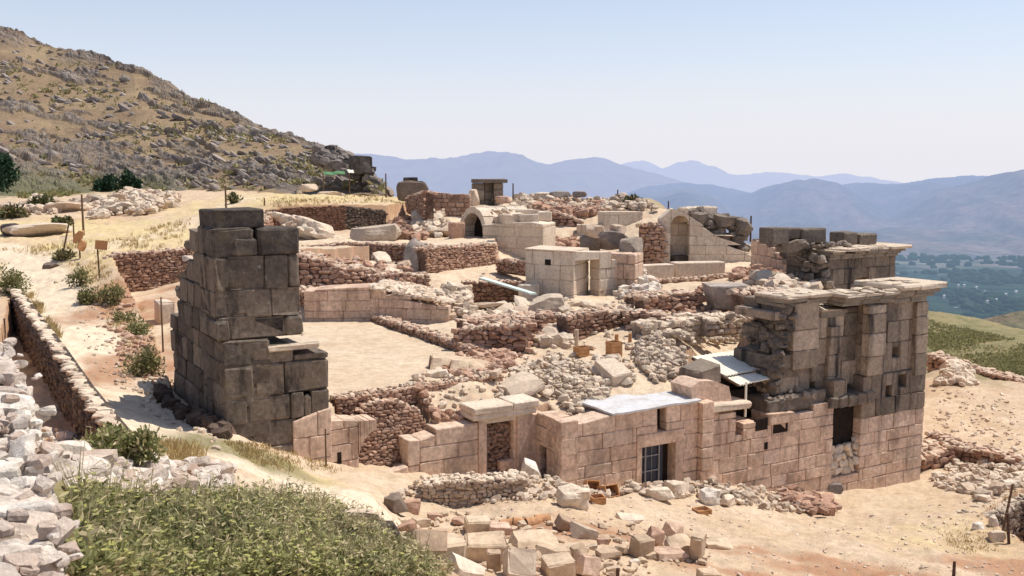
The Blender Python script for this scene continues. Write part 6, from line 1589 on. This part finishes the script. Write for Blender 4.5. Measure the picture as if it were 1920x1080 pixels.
boulder('dark squared rock tower standing at the end of the crag', 676, 322, 26, 30, 'rock', Y=110, kind=3, g=.9, cat='rock', name='rock', depth=3)
rwall('pinkish low wall along the foot of the crag', 486, 350, 9.0, 690, 350, [(486, 338), (560, 332), (690, 328)], 'pale', .4, 1.0, dark=.15, name='field_wall')
boulder('pale flat boulder on the grass below the canopy', 580, 356, 32, 12, 'pale', kind=1, Y=104, g=.1)
boulder('white flat boulder below the pinkish low wall', 622, 370, 44, 12, 'pale', kind=1, Y=98, g=.05)
heap('pale stones in the grass below the crag', [(520, 360), (600, 345), (700, 350), (700, 366), (560, 370)], 130, .5, 'pale', g=.3, lift=.3, z=lambda x, y: 9.6)

# ================================================================== cut stones in front
rwall('low dry-stone row of rough stones in front of the blocked doorway', 795, 940, gz(*GP(795, 940)[:2]), 980, 934, [(795, 908), (880, 900), (980, 896)], 'pale', .17, .7, dark=.35, earth=.12, name='stone_row')
heap('bank of loose pale stones along the foot of the front', [(720, 935), (800, 905), (980, 890), (1060, 900), (1190, 892), (1200, 912), (1330, 905), (1420, 918), (1500, 940), (1570, 958), (1480, 966), (1330, 940), (1200, 930), (1050, 940), (900, 945)], 1100, .15, 'pale', g=.22, lift=.08, earth=.06)
heap('reddish stones in the loose bank below the buttress wall', [(1462, 930), (1500, 928), (1580, 960), (1540, 972), (1470, 955)], 130, .26, 'red', g=.2, lift=.2)
heap('stone chips lying among the cut blocks', [(720, 985), (850, 960), (1050, 975), (1200, 990), (1330, 1010), (1320, 1060), (1180, 1085), (820, 1085), (760, 1040)], 420, .13, 'block', g=.12, earth=.08)
heap('grit and pebbles scattered over the bare dirt in front', [(760, 945), (1200, 925), (1560, 970), (1920, 930), (1920, 1085), (1300, 1085), (1100, 980)], 520, .055, 'pale', g=.06, name='pebbles')
FB = [  # label, px, foot py, w, h, material, kind, rotation, dark
 ('big yellow-topped cut block at the left of the block field', 834, 1055, 66, 46, 'block', 3, (.05, .04, .5), .05),
 ('flat yellowish block behind the big yellow-topped one, squared', 896, 1000, 46, 27, 'block', 3, (0, 0, .15), .0),
 ('small pinkish block right of the flat yellowish one', 936, 1003, 40, 20, 'ashlar', 3, (0, .05, .2), .15),
 ('wide pale block with a cracked top in the middle of the block field', 912, 1046, 76, 40, 'block', 3, (.08, 0, .1), .0),
 ('narrow upright orange block in front of the wide cracked one', 926, 1070, 27, 38, 'block', 3, (0, 0, .1), .1),
 ('large pale slab tilted up, right of the narrow upright block', 974, 1078, 56, 46, 'ashlar2', 3, (-.5, .15, .2), .0),
 ('square yellow-topped block near the lower edge, right of the slab', 1046, 1082, 56, 34, 'block', 3, (.1, -.08, .25), .08),
 ('round-topped brown drum stone with a pale top', 1084, 1048, 36, 30, 'block', 1, (0, 0, .4), .2),
 ('pinkish block leaning in front of the drum stone', 1101, 1078, 40, 34, 'ashlar', 3, (-.3, .3, .4), .1),
 ('slanting orange slab at the left end of the block field', 798, 1035, 66, 40, 'block', 3, (-.45, .2, .5), .05),
 ('pale split block at the lower edge of the block field', 876, 1082, 60, 38, 'ashlar2', 2, (.2, .3, .5), .0),
 ('rounded reddish boulder at the edge of the grassy knoll, right one', 775, 960, 32, 26, 'red', 1, (0, 0, .3), .0),
 ('dark rounded boulder at the edge of the grassy knoll, left one', 742, 962, 36, 34, 'brownw', 2, (0, 0, .9), .35),
 ('large white rock on the lip of the knoll above the weeds', 680, 985, 70, 34, 'pale', 1, (0, .1, .2), .0),
 ('rock under the lip of the knoll coloured dark as its shadow', 715, 1008, 60, 36, 'brownw', 1, (0, 0, .2), .8),  # dark colour paints the shadow cavity under the lip
 ('dark angular block tipped on edge behind the drum stone', 1060, 993, 34, 20, 'block', 3, (.2, .5, .3), .4),
 ('uneven stone beside the dark angular block', 1092, 1008, 46, 24, 'pale', 2, (0, .3, .2), .3),
 ('dark cube of stone with a pale top in the right-hand cluster', 1203, 1044, 38, 34, 'block', 3, (.05, .1, .6), .4),
 ('reddish angular stone behind the dark cube', 1228, 1022, 30, 30, 'red', 2, (.4, .4, .3), .1),
 ('hollow yellow stone trough in the right-hand cluster', 1268, 1038, 46, 30, 'block', 2, (.3, .2, .4), .05),
 ('pinkish tilted stone above the hollow yellow trough', 1262, 1012, 36, 26, 'ashlar', 2, (.5, .3, .2), .1),
 ('long low pink stone at the foot of the right-hand cluster', 1255, 1050, 58, 18, 'ashlar', 2, (0, .1, .3), .1),
 ('upright slab standing on edge at the right end of the cluster', 1307, 1052, 30, 54, 'block', 3, (.1, -.15, 1.1), .1),
 ('flat pale slab lying right of the upright slab', 1345, 1027, 44, 11, 'block', 2, (0, 0, .1), .0),
 ('flat pale slab lying alone on the bare dirt', 1184, 976, 46, 13, 'pale', 2, (0, 0, .2), .0),
 ('pale block cut off by the lower edge of the photo', 1328, 1088, 38, 18, 'block', 3, (0, .1, .2), .1),
 ('brown broken slab left of the right-hand cluster', 1140, 1046, 42, 14, 'block', 2, (0, .1, .4), .1),
 ('small brown stone joining the broken slab and the dark cube', 1168, 1040, 28, 14, 'block', 2, (0, .2, .9), .1),
 ('pink rough stone behind the wide cracked block', 1005, 1030, 76, 26, 'block', 2, (.1, .05, .2), .0),
 ('flat stone shelf behind the wide cracked block', 1035, 1042, 54, 18, 'block', 2, (.1, .1, .5), .1),
 ('rounded hollowed stone basin lying on the loose bank', 1074, 948, 58, 38, 'pale', 1, (.1, 0, .2), .0),
 ('bright white boulder in the loose bank', 1330, 944, 36, 30, 'white', 1, (0, 0, .3), .0),
 ('pale boulder right of the bright white one', 1362, 950, 28, 22, 'pale', 1, (0, 0, .8), .1),
 ('pale elongated boulder in the loose bank below the gate', 1235, 932, 46, 22, 'pale', 1, (0, 0, .1), .1),
 ('pale boulder in the loose bank between gate and white boulder', 1270, 930, 40, 28, 'pale', 1, (0, 0, .5), .05),
 ('dark stone lying against the corner tower foot', 1708, 888, 30, 18, 'rock', 1, (0, 0, .2), .7),
 ('bluish stone at the foot of the corner tower', 1622, 906, 20, 16, 'rock', 1, (0, 0, .2), .3),
 ('dark round stone at the foot of the buttress wall', 1562, 925, 26, 18, 'rock', 1, (0, 0, .2), .6),
 ('white stone beside the pit at the right edge', 1834, 992, 22, 14, 'white', 1, (0, 0, .2), .0),
 ('white stone nearest the pit stick', 1862, 988, 22, 20, 'white', 1, (0, 0, .7), .1),
 ('pale pinkish stone below the white ones by the pit', 1866, 1014, 26, 18, 'pale', 1, (0, 0, .2), .2),
]
for k, (lab, px, py, w_, h_, mt, kd, rot, g) in enumerate(FB):
    blk = kd == 3
    boulder(lab, px, py, w_ * 1.04, h_ * 1.04, mt, kind=kd, rot=(rot[0], rot[1], rot[2]), g=g, cat='cut block' if blk else 'stone', name='cut_block' if blk else 'loose_stone', sink=.12)
for i, (x, y, w_, h_) in enumerate(((860, 985, 22, 12), (985, 1000, 22, 12), (1020, 1012, 24, 12), (1130, 1020, 20, 12), (1110, 1030, 18, 10), (850, 1030, 24, 14), (760, 1000, 34, 22), (790, 985, 30, 16), (748, 1020, 30, 20), (815, 975, 24, 12), (1150, 1075, 24, 14), (1190, 1060, 20, 10), (1000, 1075, 20, 16), (1220, 1050, 18, 12))):
    boulder('small angular stone lying among the cut blocks', x, y, w_, h_, ('red', 'block', 'pale')[i % 3], kind=2, g=.15, cat='stone', name='loose_stone', group='small stones among the cut blocks')
boulder('white triangular rock in front of the niche wall', 997, 888, 38, 20, 'white', Y=32.6, kind=2, rot=(.5, .4, .3), cat='rock', name='rock', g=0)
# crates and trays by the basin
crate('orange wooden crate standing on end behind the stone basin, tallest', 1133, 922, .5, .5, .4, .5, Y=31.6, tilt=(R(70), 0)); crate('orange wooden crate on its side left of the tallest one', 1106, 915, .45, .4, .35, .2, Y=31.8, tilt=(R(60), R(8)))
crate('small orange crate lying nearest in front of the others', 1120, 944, .42, .22, .4, .3); crate('yellow-edged shallow tray beside the bright white boulder', 1316, 962, .5, .16, .4, .4)
for i, x in enumerate((952, 975, 999, 1017)):
    p = GP(x, 985 - i * 2); b = MB(); n = 9; r = .17; root = None
    a = np.linspace(0, math.pi, n)
    for j in range(n - 1):
        def fn(u, w, z, j=j):
            t = a[j] + (a[j + 1] - a[j]) * u; rad = r - .03 * (1 - z); return np.stack([(w - .5) * .42, np.cos(t) * rad, np.sin(t) * rad], -1)
        hexa(b, fn, 0, 1, 0, 1, 0, 1, 1, .0, .004, (random.random(), .1, 0, 0))
    o = b.build('roof_tile', M['terra']); o.location = p; o.rotation_euler = (random.uniform(-.2, .2), random.uniform(-.2, .2), .3 + random.uniform(-.4, .4))
    tag(o, 'curved terracotta piece in the row behind the small pinkish block', 'roof tile', 'curved terracotta pieces in a row')
boulder('brown woody stump-like heap against the corner tower', 1667, 899, 46, 26, 'brownw', kind=2, g=.35, cat='stump', name='stump')
post('dark stake sticking up at the lower edge, right side', 1788, 1084, 1053, .05, 'rust'); post('dark stake at the lower edge below the block field', 1158, 1090, 1064, .05, 'rust'); post('thin leaning stick at the pit', 1878, 1000, 905, .045, 'wood', lean=16); post('dark short stake at the right edge of the pit', 1893, 1020, 960, .05, 'rust', lean=-8); post('thin white-edged pole beside the arched wall fragment', 612, 892, 800, .03, 'wood', Y=29.6)
def lining(label, line, zt, zb, mat, s, name, cat, **kw):
    b = MB()
    for k in range(len(line) - 1):
        f = Fr.two(line[k], line[k + 1]); rubble(b, f, -.1, f.L + .1, prof([(0, zt[k]), (f.L, zt[k + 1])]), prof([(0, zb[k]), (f.L, zb[k + 1])]), 1.0, s, **kw)
    tag(b.build(name, M[mat]), label, cat)
_h = [np.array(p[:2]) + d for p, d in ((POLY_HOLE[0], (.25, -.2)), (POLY_HOLE[5], (.2, -.55)), (POLY_HOLE[4], (0, -.6)), (POLY_HOLE[3], (0, -.6)))]
lining('dark stone lining of the pit at the right edge', _h, [gz(p[0], p[1] + 1.2) + .05 for p in _h], [-2.6] * 4, 'brownw', .24, 'pit_wall', 'wall', dark=.3)
_l = [np.array((-17.75, 59.7)), np.array((-16.25, 65.0)), np.array((-17.2, 72.8))]
lining('rubble facing of the terrace edge behind the dark tower', _l, [7.9, 8.4, 9.7], [5.2, 6.4, 8.0], 'red', .26, 'retaining_wall', 'wall', dark=.25, earth=.2)
heap('pale stones along the rim of the pit', [(1800, 925), (1850, 905), (1990, 885), (1990, 905), (1880, 920), (1840, 945)], 150, .3, 'pale', g=.2, lift=.1)

# ---- scrub and slabs scattered over the hillside
b = MB(); bs = MB(); C_, D_, N_, L_, W_, K_ = [], [], [], [], [], []
ns_, nx_ = HX.shape
for k in range(5200):
    i = random.randrange(52, int(ns_ * .79)); j = random.randrange(250, nx_ - 12); p = np.array([HX[i, j], HY[i, j], HZ[i, j]])
    cl = vnoise(np.array([p[0] * .06]), np.array([(p[1] + p[2]) * .06]), 77)[0]
    if HROCK[i, j] > .5 or random.random() > cl * 1.3: continue
    if k % 3 == 0:
        s = random.uniform(.5, 1.0) * (1.8 if random.random() < .12 else 1)
        stone(bs, p + [0, 0, s * .1], (s * 2.0, s, s * .7), (random.uniform(-.2, .2), R(24) + random.uniform(-.2, .2), random.uniform(-.4, .4)), (random.random(), random.uniform(0, .6), 0, 0))
    else:
        t = random.random(); sz = random.uniform(.25, .9) * (.6 + cl); dr = .3 + random.random() * .6
        for q in range(10):
            dd = unit(rnd(1)[0] + [0, 0, .5]); C_.append(p + rnd(1)[0] * sz * .5); D_.append(dd); N_.append(unit(np.cross(dd, rnd(1)[0]))); L_.append(sz * random.uniform(.5, .9)); W_.append(sz * .4); K_.append((t, dr, 0, 0))
quads(b, C_, D_, N_, L_, W_, np.array(K_)); tag(b.build('hillside_scrub', M['slope']), kind='stuff')
tag(bs.build('hillside_rocks', M['rock']), kind='stuff')
